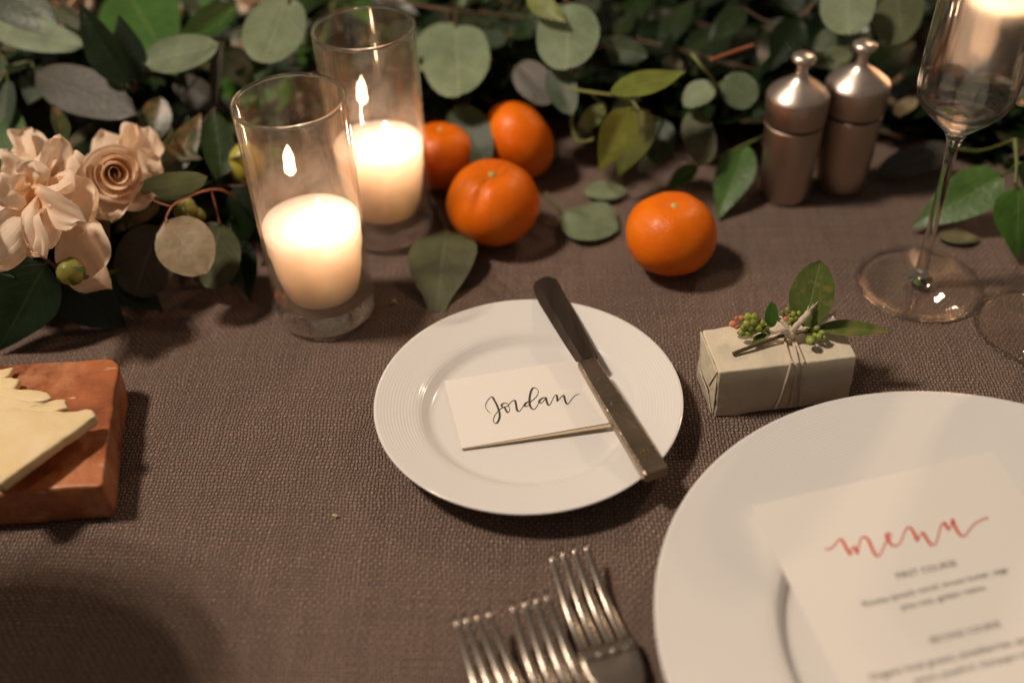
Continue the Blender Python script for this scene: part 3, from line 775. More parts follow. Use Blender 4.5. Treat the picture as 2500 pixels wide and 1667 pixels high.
# ------------------------------------------------------------------ gift
GZ = .033
gk = lambda x, y: (1680 + x / 3.825, 620 + y / 3.825)
def gift():
    A, FL, FR = P(*gk(75, 700), GZ), P(*gk(290, 1105), GZ), P(*gk(1580, 955), GZ)
    X = (FR - FL); Lx = X.length; X.normalize()
    Yv = (A - FL); Ly = Yv.length; Y = V((-X.y, X.x, 0))
    o = V((FL.x, FL.y, 0))
    t = thing('gift_box', 'small gift wrapped in pale gold paper and tied with white twine', 'gift', o)
    # wrapped body: grid box with rounded, slightly crumpled faces
    bm = bmesh.new()
    n = 12
    def pt(a, b, c_):
        p = o + X * (a * Lx) + Y * (b * Ly) + V((0, 0, c_ * GZ))
        bulge = .0007 * noise.noise(p * 70) + .0005 * noise.noise(p * 190)
        d = V((a - .5, b - .5, c_ - .5))
        return p + (X * d.x + Y * d.y + V((0, 0, d.z))) * bulge * 2
    def grid(fn):
        g = [[bm.verts.new(fn(i / n, j / n)) for j in range(n + 1)] for i in range(n + 1)]
        for i in range(n):
            for j in range(n): bm.faces.new((g[i][j], g[i + 1][j], g[i + 1][j + 1], g[i][j + 1]))
    grid(lambda a, b: pt(a, b, 1)); grid(lambda a, b: pt(a, 1 - b, 0.004))
    grid(lambda a, b: pt(a, 0, b)); grid(lambda a, b: pt(1 - a, 1, b))
    grid(lambda a, b: pt(0, 1 - a, b)); grid(lambda a, b: pt(1, a, b))
    bmesh.ops.remove_doubles(bm, verts=bm.verts, dist=.00005)
    bmesh.ops.recalc_face_normals(bm, faces=bm.faces)
    ed = [e for e in bm.edges if len(e.link_faces) == 2 and e.link_faces[0].normal.dot(e.link_faces[1].normal) < .4]
    bmesh.ops.bevel(bm, geom=ed, offset=.0011, segments=3, affect='EDGES', profile=.6)
    for q in bm.verts: q.co -= o
    me = bpy.data.meshes.new('paper'); bm.to_mesh(me); bm.free(); me.materials.append(M['paper'])
    me.polygons.foreach_set('use_smooth', [True] * len(me.polygons))
    ob = bpy.data.objects.new('paper', me); col.objects.link(ob); ob.parent = t
    # folded end flaps on the left end: top triangle folded down and the two side darts
    W3 = lambda a, b, c_, off: o + X * (a * Lx - off) + Y * (b * Ly) + V((0, 0, c_ * GZ))
    nL = -X
    mesh('end_flap', *slab([W3(0, .04, .965, .0010), W3(0, .30, .40, .0016), W3(0, .68, .38, .0016), W3(0, .96, .965, .0010)], nL, .0006), M['paper'], t, smooth=False, loc=o)
    mesh('end_flap', *slab([W3(0, .03, .03, .0006), W3(0, .03, .93, .0006), W3(0, .26, .42, .0009), W3(0, .26, .25, .0009)], nL, .0004), M['paper'], t, smooth=False, loc=o)
    mesh('end_flap', *slab([W3(0, .07, .02, .0012), W3(0, .27, .33, .0022), W3(0, .70, .33, .0022), W3(0, .93, .02, .0012)], nL, .0004), M['paper'], t, smooth=False, loc=o)
    # twine
    tz = GZ + .0011
    def on_top(x, y, z=tz): return P(*gk(x, y), z)
    fp = lambda x, y: PP(*gk(x, y), o - Y * .0012, Y)
    parts = []
    knot = on_top(955, 735, tz + .0045)
    for (x1, y1, x2, y2, x3, y3) in ((905, 815, 962, 1020, 832, 1450), (985, 830, 1022, 1014, 960, 1400), (1000, 820, 1075, 1006, 1043, 1372)):
        a = on_top(x1, y1); e = on_top(x2, y2 - 6); b = fp(x2, y2 + 12); d = fp(x3, y3)
        dd = (d - b); dd = b + dd * 1.35
        path = smooth_path([knot - V((0, 0, .002)), a, e, b, b.lerp(dd, .5), V((dd.x, dd.y, max(dd.z, .002)))], 6)
        parts.append(tube(path, .00085, 8))
    for k, off in enumerate((-.002, .0006, .003)):      # back of the box
        s = knot + X * off; e = V((0, 0, 0))
        back = o + Y * (Ly + .0012) + X * ((s - o).dot(X) + off)
        parts.append(tube(smooth_path([knot - V((0, 0, .002)), s + Y * .008 - V((0, 0, .0045)), V((back.x, back.y, GZ)) - Y * .002 + V((0, 0, .001)), V((back.x, back.y, GZ - .003)), V((back.x, back.y, .002))], 5), .00085, 8))
    mesh('twine', *join(*parts), M['twine'], t, loc=o)
    # knot and frayed ends
    kn = []
    for q in range(3):
        a0 = q * 1.1; R = align((cos(a0), sin(a0) * .6, .9))
        kn.append(tube([knot + R @ V((.0026 * cos(a), .0021 * sin(a), .0004 * sin(2 * a))) for a in [2 * pi * i / 16 for i in range(17)]], .0012, 8, False))
    mesh('knot', *join(*kn), M['twine'], t, loc=o)
    def end(pts, r0=.0013, fray=7, fl=.006, spread=.0019):
        pp = [knot] + pts; path = smooth_path(pp, 6)
        ps = [tube(path, [r0 * (1 + .12 * sin(i * 1.9)) for i in range(len(path))], 8)]
        d = (path[-1] - path[-4]).normalized()
        for i in range(fray):
            q = V((random.uniform(-1, 1), random.uniform(-1, 1), random.uniform(-1, 1))) * spread
            ps.append(tube([path[-3] + q * .3, path[-1] + q * .6, path[-1] + d * fl * random.uniform(.5, 1) + q * 1.2], .00034, 5))
        mesh('twine_end', *join(*ps), M['twine'], t, loc=o)
    end([on_top(1040, 640, tz + .013), on_top(1130, 545, tz + .017)], .0017, 11, .005)
    end([on_top(880, 705, tz + .009), on_top(800, 725, tz + .006)], .0015, 9, .005)
    end([on_top(890, 640, tz + .009), on_top(845, 610, tz + .010)], .0014, 6, .002)
    end([on_top(1120, 690, tz + .006), on_top(1230, 640, tz + .008), on_top(1330, 575, tz + .011)], .0013, 4, .003)
    return o, X, Y
GO = gift()

# ------------------------------------------------------------------ leaves
def wprof(kind, v):
    if kind == 'round': return sqrt(max(0, 1 - (2 * v - 1) ** 2)) ** .92
    if kind == 'petal': return max(0, sin(pi * (.05 + .95 * v) ** 1.95)) ** .38
    if kind == 'oval': return max(0, sin(pi * v ** .92)) ** .58
    if kind == 'lance': return max(0, sin(pi * v ** .80)) ** .95 * (1 - .25 * v ** 3)
    if kind == 'ovate': return max(0, sin(pi * v ** .62)) ** .9 * (1 - .2 * v ** 4)
    if kind == 'torn': return max(0, sin(pi * min(v, .86) ** .66)) ** .8 * (1 if v < .86 else .9)
    return 1
def leaf_geo(kind, L, W, fold=.12, curl=.1, wave=.03, seed=0, nx=6, ny=11, twist=0, ruffle=0):
    vs, fs, uv = [], [], []
    for j in range(ny + 1):
        v = j / ny
        v = .5 - .5 * cos(pi * v) if kind == 'round' else v
        hw = W / 2 * wprof(kind, v)
        if kind == 'torn' and j == ny: hw = W * .13
        for i in range(nx + 1):
            u = 2 * i / nx - 1
            rag = 1 + .045 * noise.noise(V((v * 4, u * .5 + seed, seed * 3.1))) * (1 if abs(u) > .6 else 0)
            x = u * hw * rag
            z = fold * abs(x) * 1.0 - curl * L * (v - .25) ** 2 + wave * W * noise.noise(V((v * 2.2 + seed, u * 1.1, seed))) - fold * hw * .3
            if ruffle:
                ed = max(v ** 3, abs(u) ** 3 * v)
                z += ruffle * W * .16 * ed * noise.noise(V((u * 3.1 + seed, v * 3.3, seed + 5))) - ruffle * W * .10 * max(0, v - .8) * 5 * (.5 + noise.noise(V((u * 2 + seed, 3, seed))))
                rag *= 1 + .07 * noise.noise(V((u * 4, v * 6, seed))) * v
            a = twist * v
            vs.append(V((x * cos(a) - z * sin(a) * 0, v * L, z + x * sin(a)))); uv.append((i / nx, v))
    for j in range(ny):
        for i in range(nx):
            a = j * (nx + 1) + i; fs.append((a, a + 1, a + nx + 2, a + nx + 1))
    return vs, fs, uv
def put_leaf(parent, base, tip, W, kind='round', mat='sage', roll=0, fold=.12, curl=.1, wave=.05, mode='cam', name='leaf', seed=None, twist=0, nx=6, ny=11, ruffle=0):
    Yv = tip - base; L = Yv.length; Yv.normalize()
    h = (CAM - base).normalized() if mode == 'cam' else V((0, 0, 1))
    if mode == 'cam': h = (h * .8 + V((-.15, 0, .35))).normalized()
    Z = (h - Yv * h.dot(Yv)).normalized(); X = Yv.cross(Z)
    if roll:
        R = Matrix.Rotation(radians(roll), 3, Yv); Z = R @ Z; X = R @ X
    s = random.random() * 50 if seed is None else seed
    vs, fs, uv = leaf_geo(kind, L, W, fold, curl, wave, s, nx, ny, twist, ruffle)
    return mesh(name, [base + X * q.x + Yv * q.y + Z * q.z for q in vs], fs, M[mat] if isinstance(mat, str) else mat, parent, loc=base, uv=uv)

SPR = {}
def sprig(name, label, cat, stem, leaves, smat='stem_brown', srad=.0013, extra=None, group=None):
    """stem: [(u,v,z)...], leaves: (bu,bv,bz,tu,tv,tz,wpx,kind,mat[,roll,fold,curl])"""
    pts = [P(*q) for q in stem]
    t = thing(name, label, cat, pts[0], group)
    path = smooth_path(pts, 6)
    parts = [tube(path, [srad * (1.15 - .5 * i / len(path)) for i in range(len(path))], 8)]
    for lf in leaves:
        bu, bv, bz, tu, tv, tz, wp, kind, mat = lf[:9]
        ex = list(lf[9:]) + [0, .12, .1][len(lf[9:]):]
        b, e = P(bu, bv, bz), P(tu, tv, tz)
        W = wp * pxm((b + e) / 2)
        W = W / max(.35, cos(radians(ex[0])))
        put_leaf(t, b, e, W, kind, mat, ex[0], ex[1], ex[2])
        near = min(path, key=lambda q: (q - b).length)
        d = (b - near)
        if .001 < d.length < .07:
            m = near.lerp(b, .5) + V((0, 0, -.08 * d.length))
            parts.append(tube(smooth_path([near, m, b + (e - b) * .03], 4), srad * .62, 6))
    mesh('stem', *join(*parts), M[smat], t, loc=pts[0])
    SPR[label] = t
    return t
EU, GL = 'eucalyptus sprigs in the garland', 'leafy branches in the garland'

s = sprig('eucalyptus_sprig', 'red stemmed eucalyptus sprig with a tan round leaf between rose and candle', 'eucalyptus',
    [(575, 485, .045), (548, 467, .058), (515, 463, .064), (470, 476, .066), (424, 500, .066), (406, 530, .063)],
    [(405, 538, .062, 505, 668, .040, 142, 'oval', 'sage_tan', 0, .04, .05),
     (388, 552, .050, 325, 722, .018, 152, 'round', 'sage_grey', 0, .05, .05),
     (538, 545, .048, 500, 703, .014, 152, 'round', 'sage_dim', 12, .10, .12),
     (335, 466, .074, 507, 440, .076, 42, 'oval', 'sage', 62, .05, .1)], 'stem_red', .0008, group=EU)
for (u, v_, z, a) in ((440, 512, .050, -.5), (455, 525, .048, .1), (470, 540, .046, .5), (450, 500, .053, -.9), (482, 520, .05, .9), (465, 505, .055, .2)):
    c = P(u, v_, z); mesh('bud', *uvsphere(c, .0036, .0036, .0062, 12, 8, align((sin(a), -.3, -.7))), M['bud'], s, loc=c)

sprig('eucalyptus_sprig', 'eucalyptus sprig with a long grey oval leaf above the open rose', 'eucalyptus',
    [(-60, 235, .075), (0, 185, .085), (35, 160, .09), (78, 150, .092)],
    [(82, 178, .090, 324, 272, .084, 122, 'oval', 'sage_grey', 0, .05, .08),
     (18, 195, .090, 2, 330, .068, 64, 'oval', 'teal', 30, .1, .1),
     (-40, 62, .112, 204, 108, .108, 84, 'oval', 'sage', 0, .05, .06)], 'stem_green', .0012, group=EU)
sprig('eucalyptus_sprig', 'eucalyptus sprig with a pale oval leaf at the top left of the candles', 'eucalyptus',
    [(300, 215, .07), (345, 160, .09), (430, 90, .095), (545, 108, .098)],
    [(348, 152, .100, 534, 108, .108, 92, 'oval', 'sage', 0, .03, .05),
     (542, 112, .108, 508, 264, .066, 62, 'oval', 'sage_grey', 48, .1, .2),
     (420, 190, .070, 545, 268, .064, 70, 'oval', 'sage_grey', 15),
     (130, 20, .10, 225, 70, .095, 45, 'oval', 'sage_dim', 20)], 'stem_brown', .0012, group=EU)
sprig('eucalyptus_sprig', 'large round pale eucalyptus leaf upright between the two tumbler tops', 'eucalyptus',
    [(760, -90, .10), (720, -40, .12), (705, 10, .118), (720, 90, .09)],
    [(700, -5, .120, 640, 152, .100, 150, 'round', 'sage', 0, .04, .04),
     (815, -5, .090, 712, 190, .058, 62, 'lance', 'olive', 35, .1, .5),
     (770, -30, .10, 690, 60, .09, 70, 'oval', 'dark', 10)], 'stem_brown', .0012, group=EU)
sprig('eucalyptus_sprig', 'eucalyptus sprig hanging two overlapped round leaves right of the rear tumbler', 'eucalyptus',
    [(930, 0, .082), (1010, 12, .086), (1112, 28, .088), (1260, 45, .078), (1400, 80, .06)],
    [(1112, 62, .090, 1118, 230, .070, 168, 'round', 'sage', 0, .06, .06),
     (1092, 55, .082, 1038, 172, .066, 120, 'round', 'sage', 18, .06, .06),
     (1155, -25, .080, 1135, 30, .074, 44, 'oval', 'sage', 0)], 'stem_brown', .0014, group=EU)
sprig('eucalyptus_sprig', 'eucalyptus sprig with one blurred round leaf above the back tangerine', 'eucalyptus',
    [(1300, -60, .11), (1350, -20, .112), (1388, 8, .11), (1420, 90, .085), (1400, 180, .07)],
    [(1388, 8, .110, 1382, 166, .088, 158, 'round', 'sage', 0, .04, .04),
     (1285, -12, .116, 1380, 52, .110, 56, 'lance', 'lime', 0),
     (1474, 112, .085, 1580, 138, .084, 58, 'oval', 'teal', 15),
     (1262, 158, .070, 1348, 245, .058, 88, 'round', 'sage_grey', 0),
     (1350, 158, .080, 1394, 278, .064, 76, 'oval', 'teal', 0),
     (1180, 55, .068, 1315, 148, .058, 92, 'lance', 'dark', 0),
     (1112, 258, .050, 1186, 402, .028, 108, 'oval', 'teal', 0)], 'stem_brown', .0012, group=EU)
sprig('leafy_branch', 'yellow green pointed leaves catching light right of the back tangerine', 'leafy branch',
    [(1365, 215, .07), (1440, 225, .075), (1530, 240, .082), (1560, 270, .08)],
    [(1488, 230, .086, 1676, 178, .088, 78, 'lance', 'lime', -25, .2, -.05),
     (1538, 262, .082, 1460, 425, .034, 84, 'ovate', 'lime', -18, .28, .1),
     (1585, 270, .066, 1500, 432, .020, 105, 'ovate', 'olive', 20, .12, .1),
     (1480, 255, .06, 1400, 330, .04, 50, 'lance', 'olive', 0),
     (1620, 290, .05, 1600, 400, .03, 80, 'oval', 'teal', 0)], 'stem_green', .0012, group=GL)
sprig('eucalyptus_sprig', 'pale heart shaped eucalyptus pair just left of the mills', 'eucalyptus',
    [(1688, 132, .092), (1716, 166, .086), (1744, 200, .074), (1750, 240, .055)],
    [(1742, 202, .072, 1668, 258, .060, 72, 'oval', 'sage', 15),
     (1766, 195, .072, 1845, 248, .060, 86, 'round', 'sage', 0),
     (1690, 272, .052, 1724, 398, .030, 80, 'round', 'sage_dim', 0)], 'stem_green', .0013, group=EU)
sprig('leafy_branch', 'bright green pointed leaves touching the cloth behind the lone tangerine', 'leafy branch',
    [(1900, 300, .03), (1860, 335, .03), (1822, 352, .03), (1720, 400, .02)],
    [(1824, 352, .030, 1752, 530, .004, 98, 'lance', 'green', 0, .15, .12),
     (1705, 402, .022, 1622, 464, .005, 48, 'lance', 'green', 0, .15, .1),
     (1630, 366, .030, 1556, 416, .018, 42, 'oval', 'sage', 20)], 'stem_green', .0012, group=GL)
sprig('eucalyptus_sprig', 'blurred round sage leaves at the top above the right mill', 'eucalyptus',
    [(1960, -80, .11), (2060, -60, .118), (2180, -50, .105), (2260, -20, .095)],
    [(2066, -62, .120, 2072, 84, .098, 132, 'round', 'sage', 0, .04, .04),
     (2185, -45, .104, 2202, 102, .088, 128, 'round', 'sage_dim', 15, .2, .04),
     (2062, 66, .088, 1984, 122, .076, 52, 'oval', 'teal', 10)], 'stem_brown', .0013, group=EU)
sprig('leafy_branch', 'deep glossy green leaf with a highlight rising behind the left mill', 'leafy branch',
    [(1985, 10, .09), (1958, 38, .09), (1900, 60, .08)],
    [(1956, 40, .090, 1880, 168, .068, 86, 'lance', 'deep', -15, .15, .2),
     (1985, 152, .058, 2085, 128, .058, 58, 'oval', 'sage', 10),
     (2180, 280, .050, 2245, 236, .050, 36, 'oval', 'sage_dim', 10),
     (1820, 20, .085, 1730, 100, .07, 70, 'lance', 'dark', 0)], 'stem_brown', .0012, group=GL)
sprig('leafy_branch', 'broad dark green leaves resting on the cloth behind the wine glass stem', 'leafy branch',
    [(2478, 340, .06), (2482, 400, .05), (2478, 450, .042)],
    [(2450, 425, .036, 2222, 556, .005, 122, 'ovate', 'green', 0, .10, .10),
     (2486, 455, .040, 2484, 634, .005, 112, 'ovate', 'green', -10, .15, .12),
     (2560, 380, .06, 2520, 500, .03, 110, 'ovate', 'dark', 0),
     (2330, 360, .022, 2140, 420, .008, 78, 'oval', 'sage_grey', 0)], 'stem_green', .0014, group=GL)
sprig('leafy_branch', 'dark glossy leaves with curled tips in the top left corner', 'leafy branch',
    [(-80, -60, .12), (60, -30, .125), (200, 40, .11), (310, 150, .09), (330, 215, .08)],
    [(-30, -50, .132, 160, 88, .112, 125, 'ovate', 'dark', 0, .1, .1),
     (300, -40, .100, 425, 178, .082, 205, 'ovate', 'green', 0, .06, .06),
     (316, 215, .092, 182, 4, .140, 88, 'lance', 'deep', -25, .45, .15),
     (332, 205, .090, 292, 30, .128, 70, 'lance', 'deep', 25, .35, .15),
     (578, 12, .112, 428, 104, .100, 68, 'lance', 'green', -20, .2, .1),
     (180, 120, .088, 330, 190, .08, 110, 'ovate', 'dark', 0),
     (540, 122, .092, 628, 218, .06, 82, 'ovate', 'dark', 0)], 'stem_brown', .0014, group=GL)
sprig('leafy_branch', 'browning mottled leaves standing between the small rose and the candle', 'leafy branch',
    [(340, 470, .04), (400, 440, .05), (470, 330, .06), (525, 265, .075)],
    [(372, 345, .062, 388, 232, .084, 78, 'oval', 'mottled', 0, .2, .2),
     (405, 432, .052, 492, 272, .078, 74, 'lance', 'mottled', 10, .25, .1),
     (522, 268, .076, 548, 478, .040, 78, 'lance', 'dark', -12, .2, .1),
     (390, 492, .046, 272, 566, .042, 68, 'lance', 'mottled', 20, .15, .1),
     (152, 352, .082, 140, 232, .094, 36, 'lance', 'mottled', 40, .2, .3),
     (258, 522, .062, 246, 642, .044, 44, 'oval', 'mottled', 35, .3, .3),
     (600, 450, .050, 590, 606, .016, 92, 'ovate', 'deep', 0, .1, .1),
     (330, 500, .040, 480, 440, .046, 110, 'ovate', 'dark', 0)], 'stem_brown', .0013, group=GL)
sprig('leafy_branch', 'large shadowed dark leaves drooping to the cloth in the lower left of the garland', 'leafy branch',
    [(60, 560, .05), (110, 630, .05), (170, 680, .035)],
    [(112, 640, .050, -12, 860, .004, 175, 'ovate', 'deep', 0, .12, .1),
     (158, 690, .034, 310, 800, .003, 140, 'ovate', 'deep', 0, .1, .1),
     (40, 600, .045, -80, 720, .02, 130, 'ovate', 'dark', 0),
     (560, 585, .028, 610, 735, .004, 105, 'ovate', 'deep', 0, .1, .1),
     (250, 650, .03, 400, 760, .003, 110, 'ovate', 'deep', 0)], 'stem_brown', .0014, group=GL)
# a twig with reddish bark
def twig(pts, rad, label, mat='stem_brown'):
    p = [P(*q) for q in pts]
    o = mesh('twig', *tube(smooth_path(p, 6), rad, 8), M[mat], loc=p[0]); tag(o, label, 'twig')
twig([(1735, 148, .085), (1790, 128, .088), (1840, 112, .088)], .0016, 'short reddish twig in the leaves left of the mills', 'stem_red')
twig([(1400, 260, .05), (1396, 300, .045), (1412, 345, .045), (1450, 340, .05)], .0012, 'thin pale bent twig beside the back tangerine', 'stem_green')

# loose leaves on the cloth
def loose(label, b, e, wpx, kind, mat, stalk=None, mode='up', **kw):
    B, E = P(*b), P(*e)
    t = thing('loose_leaf', label, 'leaf', B)
    put_leaf(t, B, E, wpx * pxm(B), kind, mat, mode=mode, **kw)
    if stalk:
        mesh('stalk', *tube(smooth_path([P(*q) for q in stalk] + [B + (E - B) * .05], 5), .0010, 6), M['stem_green'], t, loc=B)
loose('torn sage leaf lying on the cloth between tumbler and bread plate', (1091, 560, .0135), (1062, 748, .0035), 165, 'torn', 'sage_dim', [(1062, 505, .003), (1080, 530, .009)], mode='cam', fold=.15, curl=.12)
loose('rounded green leaf lying flat on the cloth between the tangerines', (1372, 522, .006), (1512, 552, .0045), 165, 'oval', 'sage', [(1332, 470, .012), (1352, 492, .010)], fold=-.05, curl=.12, wave=.12)
loose('small sage leaf lying flat at the leaves edge behind the green one', (1424, 466, .004), (1532, 464, .004), 80, 'oval', 'sage', None, fold=.05)
loose('thin sage leaf lying flat behind the wine glass foot', (2288, 575, .003), (2392, 578, .003), 60, 'oval', 'sage_dim', None, fold=.05)

# ------------------------------------------------------------------ sprig on the gift
def gift_sprig():
    z0 = GZ + .003
    T = lambda x, y, z: P(*gk(x, y), z)
    a = T(418, 932, GZ + .0016)
    t = thing('berry_sprig', 'sprig of green leaves with green and pink berries tied onto the gift', 'sprig', a)
    stem = smooth_path([a, T(600, 862, z0), T(860, 770, z0 + .001), T(1040, 735, z0 + .001), T(1250, 690, z0 + .003)], 6)
    mesh('stem', *tube(stem, [.0011 - .0004 * i / len(stem) for i in range(len(stem))], 8), M['stem_brown'], t, loc=a)
    def lf(b, e, wpx, kind, mat, **kw):
        B, E = T(*b), T(*e); put_leaf(t, B, E, wpx / 3.825 * pxm(B), kind, mat, **kw)
    lf((1085, 690, z0 + .004), (1240, 58, z0 + .038), 405, 'oval', 'gift_leaf', fold=.10, curl=-.04, roll=0, ny=14, nx=8)
    lf((772, 690, z0 + .004), (785, 448, z0 + .018), 125, 'oval', 'green', fold=.15)
    lf((1205, 690, z0 + .004), (1918, 712, z0 + .004), 175, 'lance', 'gift_leaf', fold=.4, curl=.06, roll=-12, ny=14, nx=8)
    lf((735, 742, z0 + .002), (590, 832, z0 + .001), 95, 'lance', 'green', fold=.3, roll=30)
    def berries(L, anchor):
        tw = []
        for (x, y, z, r, pink) in L:
            c_ = T(x, y, z); r = r / 3.825 * pxm(c_)
            d = (c_ - anchor).normalized(); R = align(d)
            v, f = uvsphere(c_, r * .92, r * .92, r * 1.12, 14, 10, R)
            b = mesh('berry', v, f, M['berry_pink' if pink else 'berry'], t, loc=a)
            v, f = lathe([(r * .10, r * 1.02), (r * .24, r * 1.14), (r * .30, r * 1.22), (r * .16, r * 1.16), (.00004, r * 1.1)], 10)
            mesh('berry_tip', [c_ + R @ V(q) for q in v], f, M['berry_tip'], b, loc=a)
            b.children[0].location = V((0, 0, 0))
            tw.append(tube([anchor, anchor.lerp(c_, .5) + V((0, 0, .001)), c_ - d * r * .9], .00045, 5))
        mesh('berry_stalks', *join(*tw), M['stem_green'], t, loc=a)
    berries([(420, 655, z0 + .006, 36, 1), (452, 680, z0 + .005, 26, 1), (500, 602, z0 + .010, 32, 1), (455, 600, z0 + .010, 22, 1), (560, 590, z0 + .012, 44, 0), (622, 585, z0 + .013, 40, 0), (548, 655, z0 + .010, 42, 0), (610, 640, z0 + .011, 36, 0), (505, 735, z0 + .004, 40, 0), (570, 735, z0 + .004, 42, 0), (620, 720, z0 + .005, 34, 0), (690, 645, z0 + .009, 36, 0), (655, 690, z0 + .008, 34, 0), (735, 690, z0 + .006, 28, 0), (700, 720, z0 + .005, 26, 0), (585, 690, z0 + .008, 32, 0), (520, 690, z0 + .007, 30, 0), (650, 600, z0 + .012, 24, 0)], T(760, 735, z0 + .002))
    berries([(880, 545, z0 + .012, 18, 0), (928, 520, z0 + .014, 26, 0), (985, 560, z0 + .012, 30, 0), (1035, 555, z0 + .012, 26, 0), (975, 610, z0 + .009, 26, 0), (915, 610, z0 + .008, 34, 1), (1010, 600, z0 + .010, 24, 0), (945, 640, z0 + .007, 28, 0), (950, 570, z0 + .011, 22, 0)], T(985, 690, z0 + .003))
    berries([(1145, 808, GZ + .0065, 50, 0), (1195, 695, z0 + .006, 34, 0), (1220, 768, z0 + .004, 32, 0), (1262, 780, z0 + .003, 26, 0), (1250, 735, z0 + .005, 30, 0), (1160, 725, z0 + .004, 26, 0), (1105, 712, z0 + .004, 20, 0), (1185, 760, z0 + .004, 28, 0)], T(1080, 730, z0 + .002))
gift_sprig()

# ------------------------------------------------------------------ roses
def petal_geo(phi, span, rb, rm, rl, h, lip, seed, ruf=.1, nx=14, ny=12, spiral=.0):
    vs, fs, uv = [], [], []
    for j in range(ny + 1):
        v = j / ny
        for i in range(nx + 1):
            u = 2 * i / nx - 1
            ve = v * (1 - .22 * u ** 4 - .10 * u * u) * (1 + .05 * noise.noise(V((u * 2 + seed, seed, 2))))
            s = min(1, ve / .55); s = s * s * (3 - 2 * s)
            top = max(0, (ve - .55) / .45)
            r = rb + (rm - rb) * s + (rl - rm) * top ** 1.6
            z = h * ve - lip * h * max(0, (ve - .72) / .28) ** 2
            wv = ruf * (ve ** 2)
            r += rm * wv * noise.noise(V((u * 2.3 + seed, ve * 1.5, seed)))
            z += h * wv * .7 * noise.noise(V((u * 2.9 + seed * 2, ve * 2, seed + 7)))
            r *= 1 + spiral * u
            nar = (.35 + .65 * min(1, ve / .4) ** .7)
            a = phi + u * span / 2 * nar
            vs.append(V((r * cos(a), r * sin(a), z))); uv.append((i / nx, v))
    for j in range(ny):
        for i in range(nx):
            a = j * (nx + 1) + i; fs.append((a, a + 1, a + nx + 2, a + nx + 1))
    return vs, fs, uv
def rose(c, axis, s, label, layers, seed, core=True, xref=None, group='cream roses in the garland'):
    c = V(c); R = align(axis, xref)
    t = thing('rose', label, 'rose', c, group)
    def add(vs, fs, uv, name, mat): return mesh(name, [c + (R @ q) * s for q in vs], fs, mat, t, loc=c, uv=uv)
    if core:      # rolled heart: one spiral sheet
        vs, fs, uv = [], [], []; n, m = 90, 6
        for i in range(n + 1):
            q = i / n; a = q * 2 * pi * 2.9 + seed
            r = .0012 + .0092 * q ** 1.1 + .0006 * sin(a * 1.7) + .0011 * noise.noise(V((q * 9, seed, 1)))
            for j in range(m + 1):
                v = j / m
                rr = r * (.72 + .38 * v) + .0012 * max(0, v - .8) * 5 * q
                z = .004 + v * (.0165 + .0035 * q + .0012 * sin(a * 2.3)) - .0022 * max(0, v - .85) * 6.6 * q
                vs.append(V((rr * cos(a), rr * sin(a), z))); uv.append((q, .25 + .75 * v * (.4 + .6 * q)))
        for i in range(n):
            for j in range(m):
                a = i * (m + 1) + j; fs.append((a, a + m + 1, a + m + 2, a + 1))
        add(vs, fs, uv, 'rolled_heart', M['petal_in'])
    k = 0
    for (cnt, span, rb, rm, rl, h, lip, ruf, ph) in layers:
        for i in range(cnt):
            k += 1
            add(*petal_geo(ph + i * 2 * pi / cnt + .25 * noise.noise(V((k, seed, 1))), span, rb, rm, rl, h * (1 + .08 * noise.noise(V((k, 2, seed)))), lip, seed + k * 3.3, ruf, spiral=.10), 'petal', M['petal'])
    # calyx and stem
    v, f = lathe([(.0006, -.006), (.0035, -.005), (.0055, -.001), (.0062, .002), (.004, .004), (.0006, .004)], 14)
    mesh('calyx', [c + (R @ q) * s for q in v], f, M['stem_green'], t, loc=c)
    q0 = c + R @ V((0, 0, -.004)) * s; q1 = c + R @ V((0, 0, -.03)) * s
    mesh('stem', *tube(smooth_path([q0, q1, V((q1.x, q1.y + .03, max(.004, q1.z - .02)))], 5), .0022 * s, 8), M['stem_green'], t, loc=c)
    return t
def extra_petals(t, L):
    for (b, e, wp, ro, fo, cu) in L:
        B, E = P(*b), P(*e)
        put_leaf(t, B, E, wp * 1.28 * pxm(B), 'petal', 'petal', ro, fo * .55, cu, .34, name='petal', nx=16, ny=18, ruffle=1.25)
cR = P(284, 425, .088); toC = (CAM - cR).normalized()
ax = (toC + V((.05, .0, -.10))).normalized()
rr_ = rose(cR - ax * .018, ax, .96, 'half open peach rose with a spiral heart beside the grey leaves',
     [(2, 3.0, .006, .0122, .0136, .0230, .10, .12, .6), (3, 2.5, .007, .0155, .0190, .0215, .22, .20, 1.9)], 3.0)
extra_petals(rr_, [((285, 455, .072), (252, 318, .082), 150, -20, -.22, .25), ((282, 450, .070), (205, 395, .078), 130, -25, -.2, .3), ((300, 430, .074), (368, 300, .086), 92, 25, -.15, .3),
     ((300, 440, .074), (392, 392, .080), 70, 35, .3, .4), ((290, 440, .070), (350, 470, .074), 90, 20, .25, .3), ((275, 450, .070), (262, 515, .072), 80, 0, .3, .35)])
cL = P(80, 452, .086)
axl = ((CAM - cL).normalized() * .60 + V((-.62, .12, .30))).normalized()
rl_ = rose(cL - axl * .020, axl, 1.0, 'large blown cream rose with ruffled drooping petals at the left edge',
     [(3, 2.6, .006, .0120, .0160, .0225, .3, .35, .2), (3, 2.6, .007, .0160, .0225, .0215, .4, .40, 1.0), (4, 2.3, .007, .0185, .0275, .0185, .5, .45, .5)], 8.0, xref=(0, 0, 1))
